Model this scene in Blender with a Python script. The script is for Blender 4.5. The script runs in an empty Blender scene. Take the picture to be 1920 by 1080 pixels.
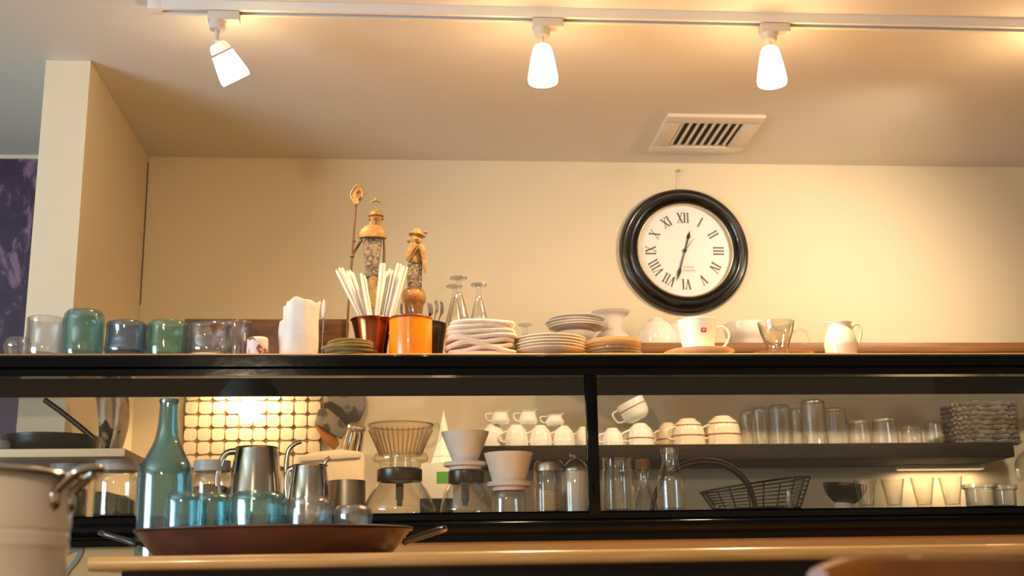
import bpy, bmesh, math, random
from mathutils import Vector, Matrix, noise as mnoise
random.seed(7)
PI = math.pi
SC = bpy.context.scene
COL = SC.collection

# ------------------------------------------------------------------ camera
YAW, PITCH, ROLL, FPX = 0.08594903, 0.24133176, -0.01701161, 2295.788
ZC = 1.02
CAM = Vector((0, 0, ZC))
FW = Vector((math.sin(YAW)*math.cos(PITCH), math.cos(YAW)*math.cos(PITCH), math.sin(PITCH)))
_r = Vector((math.cos(YAW), -math.sin(YAW), 0)); _u = _r.cross(FW)
RT = _r*math.cos(ROLL) + _u*math.sin(ROLL)
UP = _u*math.cos(ROLL) - _r*math.sin(ROLL)
cd = bpy.data.cameras.new('camera'); cam = bpy.data.objects.new('camera', cd); COL.objects.link(cam)
cam.matrix_world = Matrix(((RT.x, UP.x, -FW.x, CAM.x), (RT.y, UP.y, -FW.y, CAM.y), (RT.z, UP.z, -FW.z, CAM.z), (0, 0, 0, 1)))
cd.sensor_fit = 'HORIZONTAL'; cd.sensor_width = 36.0; cd.lens = FPX/1920*36
cd.clip_start = 0.05; cd.clip_end = 60
cd.dof.use_dof = True; cd.dof.focus_distance = 2.8; cd.dof.aperture_fstop = 4.5
SC.camera = cam

# ------------------------------------------------------------------ world, daylight, exposure
W = bpy.data.worlds.new('world'); SC.world = W; W.use_nodes = True
W.node_tree.nodes['Background'].inputs[0].default_value = (1.0, 0.69, 0.41, 1)
W.node_tree.nodes['Background'].inputs[1].default_value = 0.3
def area_light(name, loc, target, sx, sy, power, color):
    d = bpy.data.lights.new(name, 'AREA'); d.shape = 'RECTANGLE'; d.size = sx; d.size_y = sy
    d.energy = power; d.color = color
    o = bpy.data.objects.new(name, d); COL.objects.link(o); o.location = loc
    o.rotation_euler = (Vector(target)-Vector(loc)).to_track_quat('-Z', 'Y').to_euler()
    return o
area_light('window_daylight', (-3.12, 0.75, 1.35), (0.0, 0.75, 3.3), 1.7, 1.3, 58, (0.55, 0.77, 1.0))
VS = SC.view_settings
VS.view_transform = 'Standard'; VS.look = 'None'; VS.exposure = 1.02; VS.gamma = 1.0; VS.use_curve_mapping = False
try:
    SC.cycles.transparent_max_bounces = 28; SC.cycles.max_bounces = 8
    SC.cycles.transmission_bounces = 6; SC.cycles.glossy_bounces = 4; SC.cycles.diffuse_bounces = 3
    SC.cycles.sample_clamp_indirect = 4.0; SC.cycles.use_denoising = True
    SC.cycles.use_adaptive_sampling = True; SC.cycles.adaptive_threshold = 0.03
    SC.cycles.caustics_reflective = False; SC.cycles.caustics_refractive = False
    SC.cycles.blur_glossy = 0.6
except Exception: pass

# ------------------------------------------------------------------ pixel <-> place helpers (only to read sizes off the photo)
def ray(x, y): return FW + RT*((x-960)/FPX) - UP*((y-540)/FPX)
def atY(x, y, Y): d = ray(x, y); return CAM + d*(Y/d.y)
def atZ(x, y, Z): d = ray(x, y); return CAM + d*((Z-ZC)/d.z)
def K(x, y, Y): return (Y/ray(x, y).y)/FPX

# ------------------------------------------------------------------ materials
def lin(h):
    h = h.lstrip('#'); o = []
    for i in (0, 2, 4):
        c = int(h[i:i+2], 16)/255; o.append(c/12.92 if c <= .04045 else ((c+.055)/1.055)**2.4)
    return (*o, 1)
def pm(name, col, rough=.5, metal=0, spec=.5, coat=0, col2=None, cscale=6, bump=0, bscale=60, stretch=None,
       sss=0, sheen=0, trans=0, emit=None, es=0, contrast=None):
    m = bpy.data.materials.new(name); m.use_nodes = True; nt = m.node_tree; b = nt.nodes['Principled BSDF']
    b.inputs['Base Color'].default_value = lin(col); b.inputs['Roughness'].default_value = rough
    b.inputs['Metallic'].default_value = metal; b.inputs['Specular IOR Level'].default_value = spec
    b.inputs['Coat Weight'].default_value = coat; b.inputs['Transmission Weight'].default_value = trans
    if sss: b.inputs['Subsurface Weight'].default_value = sss; b.inputs['Subsurface Radius'].default_value = (.01, .006, .003)
    if sheen: b.inputs['Sheen Weight'].default_value = sheen
    if emit: b.inputs['Emission Color'].default_value = lin(emit); b.inputs['Emission Strength'].default_value = es
    if col2 or bump:
        tc = nt.nodes.new('ShaderNodeTexCoord'); mp = nt.nodes.new('ShaderNodeMapping')
        if stretch: mp.inputs['Scale'].default_value = stretch
        nt.links.new(tc.outputs['Object'], mp.inputs['Vector'])
    if col2:
        n = nt.nodes.new('ShaderNodeTexNoise'); n.inputs['Scale'].default_value = cscale; n.inputs['Detail'].default_value = 5
        nt.links.new(mp.outputs[0], n.inputs['Vector'])
        cr = nt.nodes.new('ShaderNodeValToRGB'); lo, hi = contrast or (.35, .65)
        cr.color_ramp.elements[0].position = lo; cr.color_ramp.elements[1].position = hi
        cr.color_ramp.elements[0].color = lin(col); cr.color_ramp.elements[1].color = lin(col2)
        nt.links.new(n.outputs['Fac'], cr.inputs['Fac']); nt.links.new(cr.outputs[0], b.inputs['Base Color'])
    if bump:
        n2 = nt.nodes.new('ShaderNodeTexNoise'); n2.inputs['Scale'].default_value = bscale; n2.inputs['Detail'].default_value = 4
        nt.links.new(mp.outputs[0], n2.inputs['Vector'])
        bp = nt.nodes.new('ShaderNodeBump'); bp.inputs['Strength'].default_value = bump; bp.inputs['Distance'].default_value = .01
        nt.links.new(n2.outputs['Fac'], bp.inputs['Height']); nt.links.new(bp.outputs[0], b.inputs['Normal'])
    return m
def glass(name, tint, edge, refl=.75, rough=.02, refr=0, haze=0, base=.05):
    """thin-walled glass: tinted see-through, more colour and more mirror towards the rim of the shape"""
    m = bpy.data.materials.new(name); m.use_nodes = True; nt = m.node_tree; N = nt.nodes; Lk = nt.links
    N.remove(N['Principled BSDF']); out = N['Material Output']
    lw = N.new('ShaderNodeLayerWeight'); lw.inputs['Blend'].default_value = .5
    mc = N.new('ShaderNodeMix'); mc.data_type = 'RGBA'; mc.inputs[6].default_value = lin(tint); mc.inputs[7].default_value = lin(edge)
    pw = N.new('ShaderNodeMath'); pw.operation = 'POWER'; pw.inputs[1].default_value = 2.2
    Lk.new(lw.outputs['Facing'], pw.inputs[0]); Lk.new(pw.outputs[0], mc.inputs[0])
    tr = N.new('ShaderNodeBsdfTransparent'); Lk.new(mc.outputs[2], tr.inputs[0])
    body = tr
    if refr:
        rf = N.new('ShaderNodeBsdfRefraction'); rf.inputs['IOR'].default_value = 1.3; rf.inputs['Roughness'].default_value = .0
        Lk.new(mc.outputs[2], rf.inputs[0])
        mx0 = N.new('ShaderNodeMixShader'); mx0.inputs[0].default_value = refr
        Lk.new(tr.outputs[0], mx0.inputs[1]); Lk.new(rf.outputs[0], mx0.inputs[2]); body = mx0
    if haze:
        df = N.new('ShaderNodeBsdfDiffuse'); df.inputs[0].default_value = lin(tint)
        tl = N.new('ShaderNodeBsdfTranslucent'); tl.inputs[0].default_value = lin(tint)
        md = N.new('ShaderNodeMixShader'); md.inputs[0].default_value = .5; Lk.new(df.outputs[0], md.inputs[1]); Lk.new(tl.outputs[0], md.inputs[2])
        mh = N.new('ShaderNodeMixShader'); mh.inputs[0].default_value = haze
        Lk.new(body.outputs[0], mh.inputs[1]); Lk.new(md.outputs[0], mh.inputs[2]); body = mh
    gl = N.new('ShaderNodeBsdfGlossy'); gl.inputs['Roughness'].default_value = rough
    p2 = N.new('ShaderNodeMath'); p2.operation = 'POWER'; p2.inputs[1].default_value = 4
    ma = N.new('ShaderNodeMath'); ma.operation = 'MULTIPLY_ADD'; ma.inputs[1].default_value = refl; ma.inputs[2].default_value = base
    Lk.new(lw.outputs['Facing'], p2.inputs[0]); Lk.new(p2.outputs[0], ma.inputs[0])
    mx = N.new('ShaderNodeMixShader'); Lk.new(ma.outputs[0], mx.inputs[0]); Lk.new(body.outputs[0], mx.inputs[1]); Lk.new(gl.outputs[0], mx.inputs[2])
    Lk.new(mx.outputs[0], out.inputs['Surface'])
    return m
M = dict(
    wall=pm('wall_paint', 'e6d6b6', .85, bump=.05, bscale=180, spec=.2),
    ceil=pm('ceiling_paint', 'e8e0d0', .8, bump=.04, bscale=150, spec=.25),
    floor=pm('floor_wood', '6b4a2c', .5, col2='553820', cscale=3, stretch=(1, 12, 1)),
    black=pm('black_lacquer', '030407', .12, spec=.18, bump=.03, bscale=25),
    blackmat=pm('black_board', '0d0b08', .7, spec=0, col2='16120c', cscale=8, stretch=(1, 8, 8)),
    halfwall=pm('half_wall_paint', 'bf9f6c', .8, bump=.04, bscale=120, spec=.2),
    mark=pm('grey_green_paint', '7f8270', .8),
    oak=pm('counter_wood', 'deaf70', .22, col2='cb9858', cscale=6, stretch=(1.2, 18, 18), coat=.35, bump=.03),
    topwood=pm('case_top_wood', 'b98c58', .35, col2='a3763f', cscale=5, stretch=(1, 14, 14), coat=.2),
    dkpanel=pm('dark_panel', '1c130d', .5, col2='120c08', cscale=5, stretch=(10, 10, 1)),
    shelf=pm('shelf_wood', '8f5c30', .5, col2='74481f', cscale=5, stretch=(1, 14, 14)),
    dkshelf=pm('dark_shelf_wood', '231b13', .7, spec=.2, col2='17110b', cscale=7, stretch=(1, 10, 10), bump=.3, bscale=30),
    box=pm('brown_box_wood', '6a4217', .4, col2='45290e', cscale=5, stretch=(2, 10, 10), coat=.2),
    glass=glass('clear_glass', 'fefefd', 'e4e4dc', .8, base=.09, rough=.04),
    pane=glass('window_pane_glass', 'fcfcfa', 'e8ebe0', .5, base=.025, rough=.01),
    cglass=glass('clear_bubble_glass', 'fbfcfd', 'c6cdd8', .85, refr=.12, haze=.02, base=.13, rough=.04),
    teal=glass('teal_glass', 'd4eff0', '8cc6d0', .8, refr=.1, haze=.05, base=.11, rough=.04),
    tealg=glass('sea_green_glass', 'd6f0ea', '92c8c2', .8, refr=.1, haze=.06, base=.09),
    blue=glass('pale_blue_glass', 'd2def0', '7094c8', .8, refr=.14, haze=.05, base=.09),
    bottle=glass('bottle_glass', 'c8e5ea', '66a6ba', .8, haze=.045, base=.11, rough=.04),
    amberglass=glass('amber_glass', 'f0d9b0', 'b98444', .8, haze=.15),
    smoke=glass('ribbed_brown_glass', 'e6d3ae', 'a5875a', .7, haze=.45),
    plastic=glass('clear_amber_plastic', 'fefcf8', 'dfd6c6', .7, base=.09),
    ribplastic=glass('amber_rib_plastic', 'eadfc8', 'b89e78', .7, base=.09),
    steel=pm('polished_steel', 'c9c4bc', .13, 1),
    brushed=pm('brushed_steel', 'a89f92', .36, 1, bump=.05, bscale=40, stretch=(1, 1, 30)),
    gunmetal=pm('dark_band_metal', '4a4540', .3, 1),
    copper=pm('copper', 'a8623c', .2, 1, col2='7d4024', cscale=9),
    porc=pm('white_porcelain', 'f0ebe2', .12, spec=.5, coat=.4),
    porcmatte=pm('white_ceramic_matte', 'e6dcd2', .38),
    cream=pm('cream_porcelain', 'eddcc0', .2, coat=.3),
    stripe=pm('brown_stripe_glaze', '8a5a34', .3),
    red=pm('red_print', 'c8321e', .4), whiteprint=pm('white_print', 'f4efe6', .4),
    olive=pm('olive_felt', '93792a', .95, col2='7a6420', cscale=40, bump=.3, bscale=300, sheen=.3),
    towel=pm('cream_towel', 'ecd9c4', .95, bump=.35, bscale=350, sheen=.4, col2='e2cbb2', cscale=30),
    paper=pm('white_paper', 'f1ece4', .7, col2='e6ded2', cscale=25),
    wax=pm('wax_paper', 'e9e3da', .45, sss=.25, col2='dcd3c6', cscale=12, bump=.15, bscale=40),
    orange=pm('orange_cup', 'ff9204', .25, coat=.3), orangerim=pm('dark_orange_rim', '7d3510', .3),
    gold=pm('gilded_resin', 'b98e52', .5, .12, col2='8c6534', cscale=40, bump=.25, bscale=120),
    stone=pm('grey_patterned_stone', '94826c', .7, col2='574838', cscale=150, bump=.4, bscale=90, contrast=(.42, .58)),
    bronze=pm('dark_bronze', '6e5230', .5, .2),
    frame=pm('clock_black', '0b0c0c', .2, spec=.6, coat=.4),
    bezel=pm('clock_bezel', 'd8c39c', .25, .7), dial=pm('clock_dial', 'f1ece2', .5), ink=pm('clock_ink', '3f3720', .6), ink2=pm('clock_hand_black', '0d0d0d', .4),
    faint=pm('faint_grey_print', 'c3baa8', .6),
    enamel=pm('white_plastic_metal', 'ece6da', .3), stemw=pm('lamp_white_metal', 'd9cfc0', .35),
    slot=pm('track_slot_dark', '3a332b', .5), ventdark=pm('vent_dark', '3a311e', .8), ventw=pm('vent_white', 'eadfca', .5),
    potwhite=pm('white_enamel', 'f3ebde', .25, coat=.3, col2='ece0d0', cscale=3),
    grout=pm('tile_grout', 'b89468', .9, col2='7a5a34', cscale=30, bump=.4, bscale=60),
    tile=pm('white_tile', 'f2e0c4', .6, spec=.2, col2='e3d0ac', cscale=14, bump=.2, bscale=25),
    beans=pm('coffee_beans', '0f0a08', .5, col2='1b110c', cscale=60, bump=.9, bscale=90),
    grain=pm('brown_grain', '8a6a42', .8, col2='5e452a', cscale=80, bump=.8, bscale=120),
    tea=pm('olive_tea', '7a6a20', .8, col2='5c5016', cscale=50, bump=.5, bscale=90),
    sugar=pm('white_sugar', 'efe6d8', .8, bump=.3, bscale=200), bsugar=pm('brown_sugar', 'c7a273', .8, bump=.5, bscale=150),
    lidw=pm('grey_white_lid', 'b9b7b4', .4), iron=pm('black_iron', '11110f', .35, .3), ironshine=pm('black_shiny', '16150f', .12, coat=.5),
    wicker=pm('grey_wicker', '857a6a', .8, col2='5b5145', cscale=40, bump=.5, bscale=80),
    traywood=pm('dark_tray_wood', '4b2112', .35, col2='32140a', cscale=5, stretch=(1, 12, 12), coat=.3),
    chairwood=pm('chair_wood', '8f560a', .45, col2='774605', cscale=4, stretch=(1, 10, 10), coat=.1),
    cork=pm('cork', '8f5f38', .8, col2='74482a', cscale=60),
    bag=pm('cream_bag_paper', 'e6cfa9', .8, bump=.25, bscale=18), greenbox=pm('green_print', '4b9a3c', .5), cartonw=pm('carton_white', 'c9c3b6', .6),
    greyc=pm('grey_cloth', '8d8376', .9, col2='4a4336', cscale=18, contrast=(.45, .55)), orangecl=pm('orange_cloth', 'b8742a', .9, col2='8a5219', cscale=14),
    darkc=pm('dark_cloth', '2a2418', .9, col2='3c3424', cscale=12), towelp=pm('patterned_towel', 'ddc6a6', .9, col2='3c3220', cscale=16, contrast=(.55, .6)),
    bluegrey=pm('blue_grey_plastic', '8d98a8', .35),
    mural=None, speck=pm('speckled_ceramic', 'ecdcd2', .5, col2='8a5a44', cscale=45, contrast=(.54, .6)),
)
# mural: dark purple print with broken white brush marks
m = bpy.data.materials.new('mural_print'); m.use_nodes = True; nt = m.node_tree; b = nt.nodes['Principled BSDF']; b.inputs['Roughness'].default_value = .5
tc = nt.nodes.new('ShaderNodeTexCoord'); mp = nt.nodes.new('ShaderNodeMapping'); mp.inputs['Scale'].default_value = (9, 1, 5)
n = nt.nodes.new('ShaderNodeTexNoise'); n.inputs['Scale'].default_value = 1.6; n.inputs['Detail'].default_value = 7; n.inputs['Roughness'].default_value = .65; n.inputs['Distortion'].default_value = .6
cr = nt.nodes.new('ShaderNodeValToRGB'); e = cr.color_ramp.elements
e[0].position = .42; e[0].color = lin('35203a'); e[1].position = .62; e[1].color = lin('87687f')
x = e.new(.55); x.color = lin('402846')
nt.links.new(tc.outputs['Object'], mp.inputs[0]); nt.links.new(mp.outputs[0], n.inputs['Vector']); nt.links.new(n.outputs['Fac'], cr.inputs[0]); nt.links.new(cr.outputs[0], b.inputs['Base Color'])
M['mural'] = m
def emit(name, col, s):
    m = bpy.data.materials.new(name); m.use_nodes = True; nt = m.node_tree; b = nt.nodes['Principled BSDF']
    b.inputs['Base Color'].default_value = (.9, .85, .75, 1); b.inputs['Roughness'].default_value = .3
    b.inputs['Emission Color'].default_value = lin(col); b.inputs['Emission Strength'].default_value = s
    return m
M['shade'] = emit('lit_frosted_shade', 'ffd294', 17.0); M['shadetop'] = emit('shade_crown', 'ffc890', 1.6); M['bulb'] = emit('bulb', 'ffe9c4', 60)
M['shadeside'] = emit('lit_shade_far_lamp', 'ffdcaa', 11); M['shadetop2'] = emit('shade_crown_dim', 'f0b8a0', .5)
M['lampdim'] = emit('light_bar_diffuser', 'ffc890', .3)
M['lampstrip'] = emit('work_light_diffuser', 'ffd9a0', 6)

# ------------------------------------------------------------------ mesh helpers
def finish(me, ang=40, smooth=True):
    bm = bmesh.new(); bm.from_mesh(me); bmesh.ops.recalc_face_normals(bm, faces=bm.faces); bm.to_mesh(me); bm.free()
    if smooth:
        for p in me.polygons: p.use_smooth = True
        me.set_sharp_from_angle(angle=math.radians(ang))
    return me
def from_vf(v, f, ang=40, smooth=True):
    me = bpy.data.meshes.new('mesh'); me.from_pydata([tuple(p) for p in v], [], f); me.update(); return finish(me, ang, smooth)
def lathe(prof, seg=36, flute=0, nf=24, closed=False, sx=1, sy=1):
    v, f, rings = [], [], []
    for r, z in prof:
        if r < 1e-6: rings.append([len(v)]); v.append((0, 0, z))
        else:
            s = len(v); rings.append(list(range(s, s+seg)))
            for i in range(seg):
                a = 2*PI*i/seg; rr = r*(1+flute*math.cos(nf*a)) if flute else r
                v.append((sx*rr*math.cos(a), sy*rr*math.sin(a), z))
    prs = list(zip(rings, rings[1:])) + ([(rings[-1], rings[0])] if closed else [])
    for A, B in prs:
        if len(A) == 1 and len(B) == 1: continue
        for i in range(seg):
            j = (i+1) % seg
            if len(A) == 1: f.append((A[0], B[i], B[j]))
            elif len(B) == 1: f.append((A[i], A[j], B[0]))
            else: f.append((A[i], A[j], B[j], B[i]))
    return from_vf(v, f)
def hollow(outer, t=.002, tb=.004):
    """outer profile bottom->top (r,z); adds the inner wall"""
    o = [(0, outer[0][1])] + list(outer)
    inn = [(max(r-t, .0006), max(z, outer[0][1]+tb)) for r, z in reversed(outer)]
    rt, zt = outer[-1]; mid = [(rt-t*.5, zt+t*.35)]
    res = o + mid + inn + [(0, outer[0][1]+tb)]
    return res
def solid(outer): return [(0, outer[0][1])] + list(outer) + [(0, outer[-1][1])]
def smoothp(pts, n=6):
    """Catmull-Rom through points"""
    P = [Vector(p) for p in pts]; out = []
    for i in range(len(P)-1):
        p0 = P[max(i-1, 0)]; p1 = P[i]; p2 = P[i+1]; p3 = P[min(i+2, len(P)-1)]
        for k in range(n):
            t = k/n
            out.append(.5*((2*p1)+(p2-p0)*t+(2*p0-5*p1+4*p2-p3)*t*t+(3*p1-p0-3*p2+p3)*t**3))
    out.append(P[-1]); return out
def sp2(pts, n=5): return [(max(p[0], 0), p[1]) for p in [tuple(q) for q in smoothp([(a, b, 0) for a, b in pts], n)]]
def tube(path, rad, seg=10, flat=1.0, cap=True, closed=False, up=None):
    P = [Vector(p) for p in path]; n = len(P); R_ = rad if isinstance(rad, (list, tuple)) else [rad]*n
    v, f = [], []; nrm = None
    for i, p in enumerate(P):
        t = (P[(i+1) % n]-P[i-1]) if closed else (P[min(i+1, n-1)]-P[max(i-1, 0)]); t.normalize()
        if nrm is None:
            a = Vector(up) if up else (Vector((0, 0, 1)) if abs(t.z) < .9 else Vector((1, 0, 0))); nrm = (a-t*a.dot(t)).normalized()
        else: nrm = (nrm-t*nrm.dot(t)).normalized()
        b = t.cross(nrm)
        for k in range(seg):
            a = 2*PI*k/seg; v.append(p+nrm*(math.cos(a)*R_[i]*flat)+b*(math.sin(a)*R_[i]))
    for i in range(n if closed else n-1):
        A = i*seg; B = ((i+1) % n)*seg
        for k in range(seg): j = (k+1) % seg; f.append((A+k, A+j, B+j, B+k))
    if cap and not closed: f.append(tuple(range(seg))[::-1]); f.append(tuple(range((n-1)*seg, n*seg)))
    return from_vf(v, f, 50)
def box(x0, x1, y0, y1, z0, z1, bev=0, bs=2):
    bm = bmesh.new(); bmesh.ops.create_cube(bm, size=1)
    for q in bm.verts: q.co = Vector(((x0+x1)/2+q.co.x*(x1-x0), (y0+y1)/2+q.co.y*(y1-y0), (z0+z1)/2+q.co.z*(z1-z0)))
    if bev: bmesh.ops.bevel(bm, geom=list(bm.edges), offset=bev, segments=bs, affect='EDGES', profile=.5)
    me = bpy.data.meshes.new('mesh'); bm.to_mesh(me); bm.free(); return finish(me, 35, bev > 0)
def prism(pts, y0, y1, bev=0):
    """outline in x,z given thickness along y"""
    n = len(pts); v = [(x, y0, z) for x, z in pts]+[(x, y1, z) for x, z in pts]
    f = [tuple(range(n)), tuple(range(2*n-1, n-1, -1))]+[(i, (i+1) % n, n+(i+1) % n, n+i) for i in range(n)]
    me = from_vf(v, f, 35, False)
    if bev:
        bm = bmesh.new(); bm.from_mesh(me); bmesh.ops.bevel(bm, geom=list(bm.edges), offset=bev, segments=2, affect='EDGES', profile=.5); bm.to_mesh(me); bm.free(); finish(me, 35)
    return me
def extrude_x(pts, x0, x1):
    """profile in y,z run along x"""
    n = len(pts); v = [(x0, y, z) for y, z in pts]+[(x1, y, z) for y, z in pts]
    f = [tuple(range(n)), tuple(range(2*n-1, n-1, -1))]+[(i, (i+1) % n, n+(i+1) % n, n+i) for i in range(n)]
    return from_vf(v, f, 35)
def join(*ms):
    bm = bmesh.new()
    for m_ in ms: bm.from_mesh(m_)
    me = bpy.data.meshes.new('mesh'); bm.to_mesh(me); bm.free()
    for p in me.polygons: p.use_smooth = True
    me.set_sharp_from_angle(angle=math.radians(40)); return me
def xf(me, mat): me.transform(mat); return me
def T(x, y, z): return Matrix.Translation((x, y, z))
def obj(name, me, mat, parent=None, loc=None, rot=None):
    o = bpy.data.objects.new(name, me); COL.objects.link(o); me.name = name
    if mat is not None and not me.materials: me.materials.append(M[mat] if isinstance(mat, str) else mat)
    if parent is not None: o.parent = parent
    if loc is not None: o.location = loc
    if rot is not None: o.rotation_euler = rot
    return o
def tag(o, label, cat, group=None, kind=None):
    o['label'] = label; o['category'] = cat
    if group: o['group'] = group
    if kind: o['kind'] = kind
    return o
def thing(name, label, cat, loc, rot=(0, 0, 0), group=None):
    o = bpy.data.objects.new(name, None); COL.objects.link(o); o.location = loc; o.rotation_euler = rot
    o.empty_display_size = .03
    return tag(o, label, cat, group)
def struct(name, me, mat, parent=None, label=None):
    o = obj(name, me, mat, parent)
    o['kind'] = 'structure'
    if label: o['label'] = label
    return o
def prof(xc, Y, z0, pts):
    """profile read off the photo: (half width px, y px or None for the base) -> base point and (r, z) in metres"""
    ys = [y for _, y in pts if y is not None]; ym = (max(ys)+min(ys))/2
    X = atY(xc, ym, Y).x; out = []
    for r, y in pts:
        k = K(xc, ym if y is None else y, Y); rm = r*k
        z = 0 if y is None else atY(xc, y, Y-rm).z-z0
        out.append((rm, z))
    return (X, Y, z0), out

# ------------------------------------------------------------------ the setting
D = 3.80; H = 2.389
ZT = 1.541; CF = 2.72; CB = 3.02          # display case: top, front, back
ZU = 1.489                                # underside of its top board
ZB = 1.122; ZF = 1.186                    # case base underside, case floor
FINX0, FINX1, FINY = -.952, -.838, 3.063
CT = 1.079; CYF = 1.95                    # wooden counter top and its front edge
wb = struct('wall_back', box(-3.4, 3.7, D, D+.1, 0, H), 'wall', label='cream painted back wall behind the bar')
struct('wall_partition', box(FINX0, FINX1, FINY, D-.001, 0, H-.001), 'wall', label='short cream partition wall projecting beside the recess')
struct('ceiling', box(-3.4, 3.7, -2.6, D+.1, H, H+.1), 'ceil', label='plain off-white ceiling')
struct('floor', box(-3.4, 3.7, -2.6, D+.1, -.1, 0), 'floor', label='brown wooden floor')
struct('wall_right', box(3.6, 3.7, -2.6, D, 0, H), 'wall', label='cream side wall out of view')
# left wall with a window opening that lets in the daylight
wl = join(box(-3.4, -3.3, -2.6, -.15, 0, H), box(-3.4, -3.3, 1.65, D, 0, H), box(-3.4, -3.3, -.15, 1.65, 0, .65), box(-3.4, -3.3, -.15, 1.65, 2.05, H))
struct('wall_left', wl, 'wall', label='cream side wall with a window opening')
w1 = struct('window_1', join(box(-3.36, -3.3, -.15, -.1, .65, 2.05), box(-3.36, -3.3, 1.6, 1.65, .65, 2.05), box(-3.36, -3.3, .72, .78, .65, 2.05), box(-3.36, -3.3, -.1, 1.6, .65, .7), box(-3.36, -3.3, -.1, 1.6, 2.0, 2.05)), 'enamel', label='white framed window')
for a, b_ in ((-.1, .72), (.78, 1.6)): obj('pane', box(-3.335, -3.33, a, b_, .7, 2.0), 'pane', w1)
mu = obj('mural', box(-1.95, -.99, D-.012, D-.002, .9, 2.372), 'mural')
tag(mu, 'dark purple wall mural with broken white marks behind the partition', 'mural')
struct('trim_1', box(FINX1+.0005, FINX1+.003, D-.003, D-.0005, 1.9, H-.02), 'traywood', label='thin dark gap down the recess corner')
# half wall under the case, painted mark on it
hw = struct('wall_counter', box(-2.4, 2.6, 2.745, 2.86, 0, ZB), 'halfwall', label='cream half wall carrying the display case')
pth = smoothp([atY(x, y, 2.742) for x, y in ((104, 1052), (124, 1036), (145, 1028), (151, 1033), (143, 1050), (130, 1066), (118, 1083), (104, 1102), (96, 1118))], 5)
v, f = [], []
for i, p in enumerate(pth):
    t = (pth[min(i+1, len(pth)-1)]-pth[max(i-1, 0)]).normalized(); nn = Vector((-t.z, 0, t.x))*.0048
    for dy in (0, .002): v += [p+nn+Vector((0, dy, 0)), p-nn+Vector((0, dy, 0))]
for i in range(len(pth)-1):
    a = i*4; c = a+4
    f += [(a, a+1, c+1, c), (a+2, c+2, c+3, a+3), (a, c, c+2, a+2), (a+1, a+3, c+3, c+1)]
obj('painted_stroke', from_vf(v, f, 40, False), 'mark', hw)

# ------------------------------------------------------------------ display case
case = thing('display_case', 'long black glass-fronted display case standing on the half wall', 'display case', (0, CF, ZB))
def cpart(name, me, mat, parent=None): return obj(name, xf(me, T(0, -CF, -ZB)), mat, case if parent is None else parent)
XL, XR = -1.75, 2.5
tb = cpart('top_board', extrude_x([(CF+.004, ZU+.012), (CF+.004, ZT-.003), (CF+.008, ZT), (CB, ZT), (CB, ZU+.012)], XL, XR), 'topwood')
cpart('front_moulding', extrude_x([(CF-.004, ZT-.006), (CF-.008, ZT-.010), (CF-.008, ZU+.020), (CF-.002, ZU+.015), (CF-.002, ZU), (CF+.03, ZU), (CF+.03, ZU+.012), (CF+.004, ZU+.012), (CF+.004, ZT-.004)], XL, XR), 'black')
cpart('underside_panel', box(XL, XR, CF+.03, CB-.002, ZU, ZU+.012), 'blackmat')
PX = atY(1112, 830, CF).x
for x0, x1 in ((PX-.013, PX+.013), (-1.32, -1.29), (2.2, 2.23)):
    cpart('post', box(x0, x1, CF+.0, CF+.028, ZF-.01, ZU, .002), 'black')
    if x0 < PX-.1 or x0 > PX+.1: cpart('rear_post', box(x0, x1, CB-.028, CB-.003, ZF-.01, ZU, .002), 'black')
for x0, x1 in ((-1.29, PX-.013), (PX+.013, 2.2)):
    cpart('glass_pane', box(x0, x1, CF+.011, CF+.015, ZF+.002, ZU), 'pane')
# base with a rounded front rail
bp = [(CF+.03, ZF), (CF+.008, ZF), (CF+.004, ZF-.004), (CF+.004, ZF-.016), (CF-.006, ZF-.019)]
bp += [(CF-.006-.014*math.sin(a), ZF-.034+.015*math.cos(a)) for a in [PI*k/8 for k in range(9)]]
bp += [(CF+.006, ZF-.050), (CF+.006, ZB), (CF+.03, ZB)]
cpart('base_rail', extrude_x(bp, XL, XR), 'black')
cpart('case_floor', box(XL, XR, CF+.03, CB, ZB, ZF), 'blackmat')
cpart('rear_lip', box(XL, XR, CB-.004, CB, ZF, ZF+.012), 'black')

# ------------------------------------------------------------------ wooden bar counter
ctr = thing('bar_counter', 'light wooden bar counter with rounded front edge and dark panel', 'counter', (0, CYF, 0))
CXL = atY(165, 1045, CYF).x
ce = [(CYF+.012*(1-math.cos(a)) if 0 else CYF+.011-.011*math.sin(a), CT-.011+.011*math.cos(a)) for a in [PI*k/8 for k in range(9)]]
obj('counter_top', xf(extrude_x([(2.742, CT)]+ce+[(2.742, CT-.022)], CXL, 2.6), T(0, -CYF, 0)), 'oak', ctr)
PXL = atY(228, 1075, 2.06).x
obj('front_panel', box(PXL, 2.6, 2.06-CYF, 2.09-CYF, .0, CT-.022), 'dkpanel', ctr)
obj('end_panel', box(PXL, PXL+.03, 2.09-CYF, 2.742-CYF, .0, CT-.022), 'dkpanel', ctr)

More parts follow.
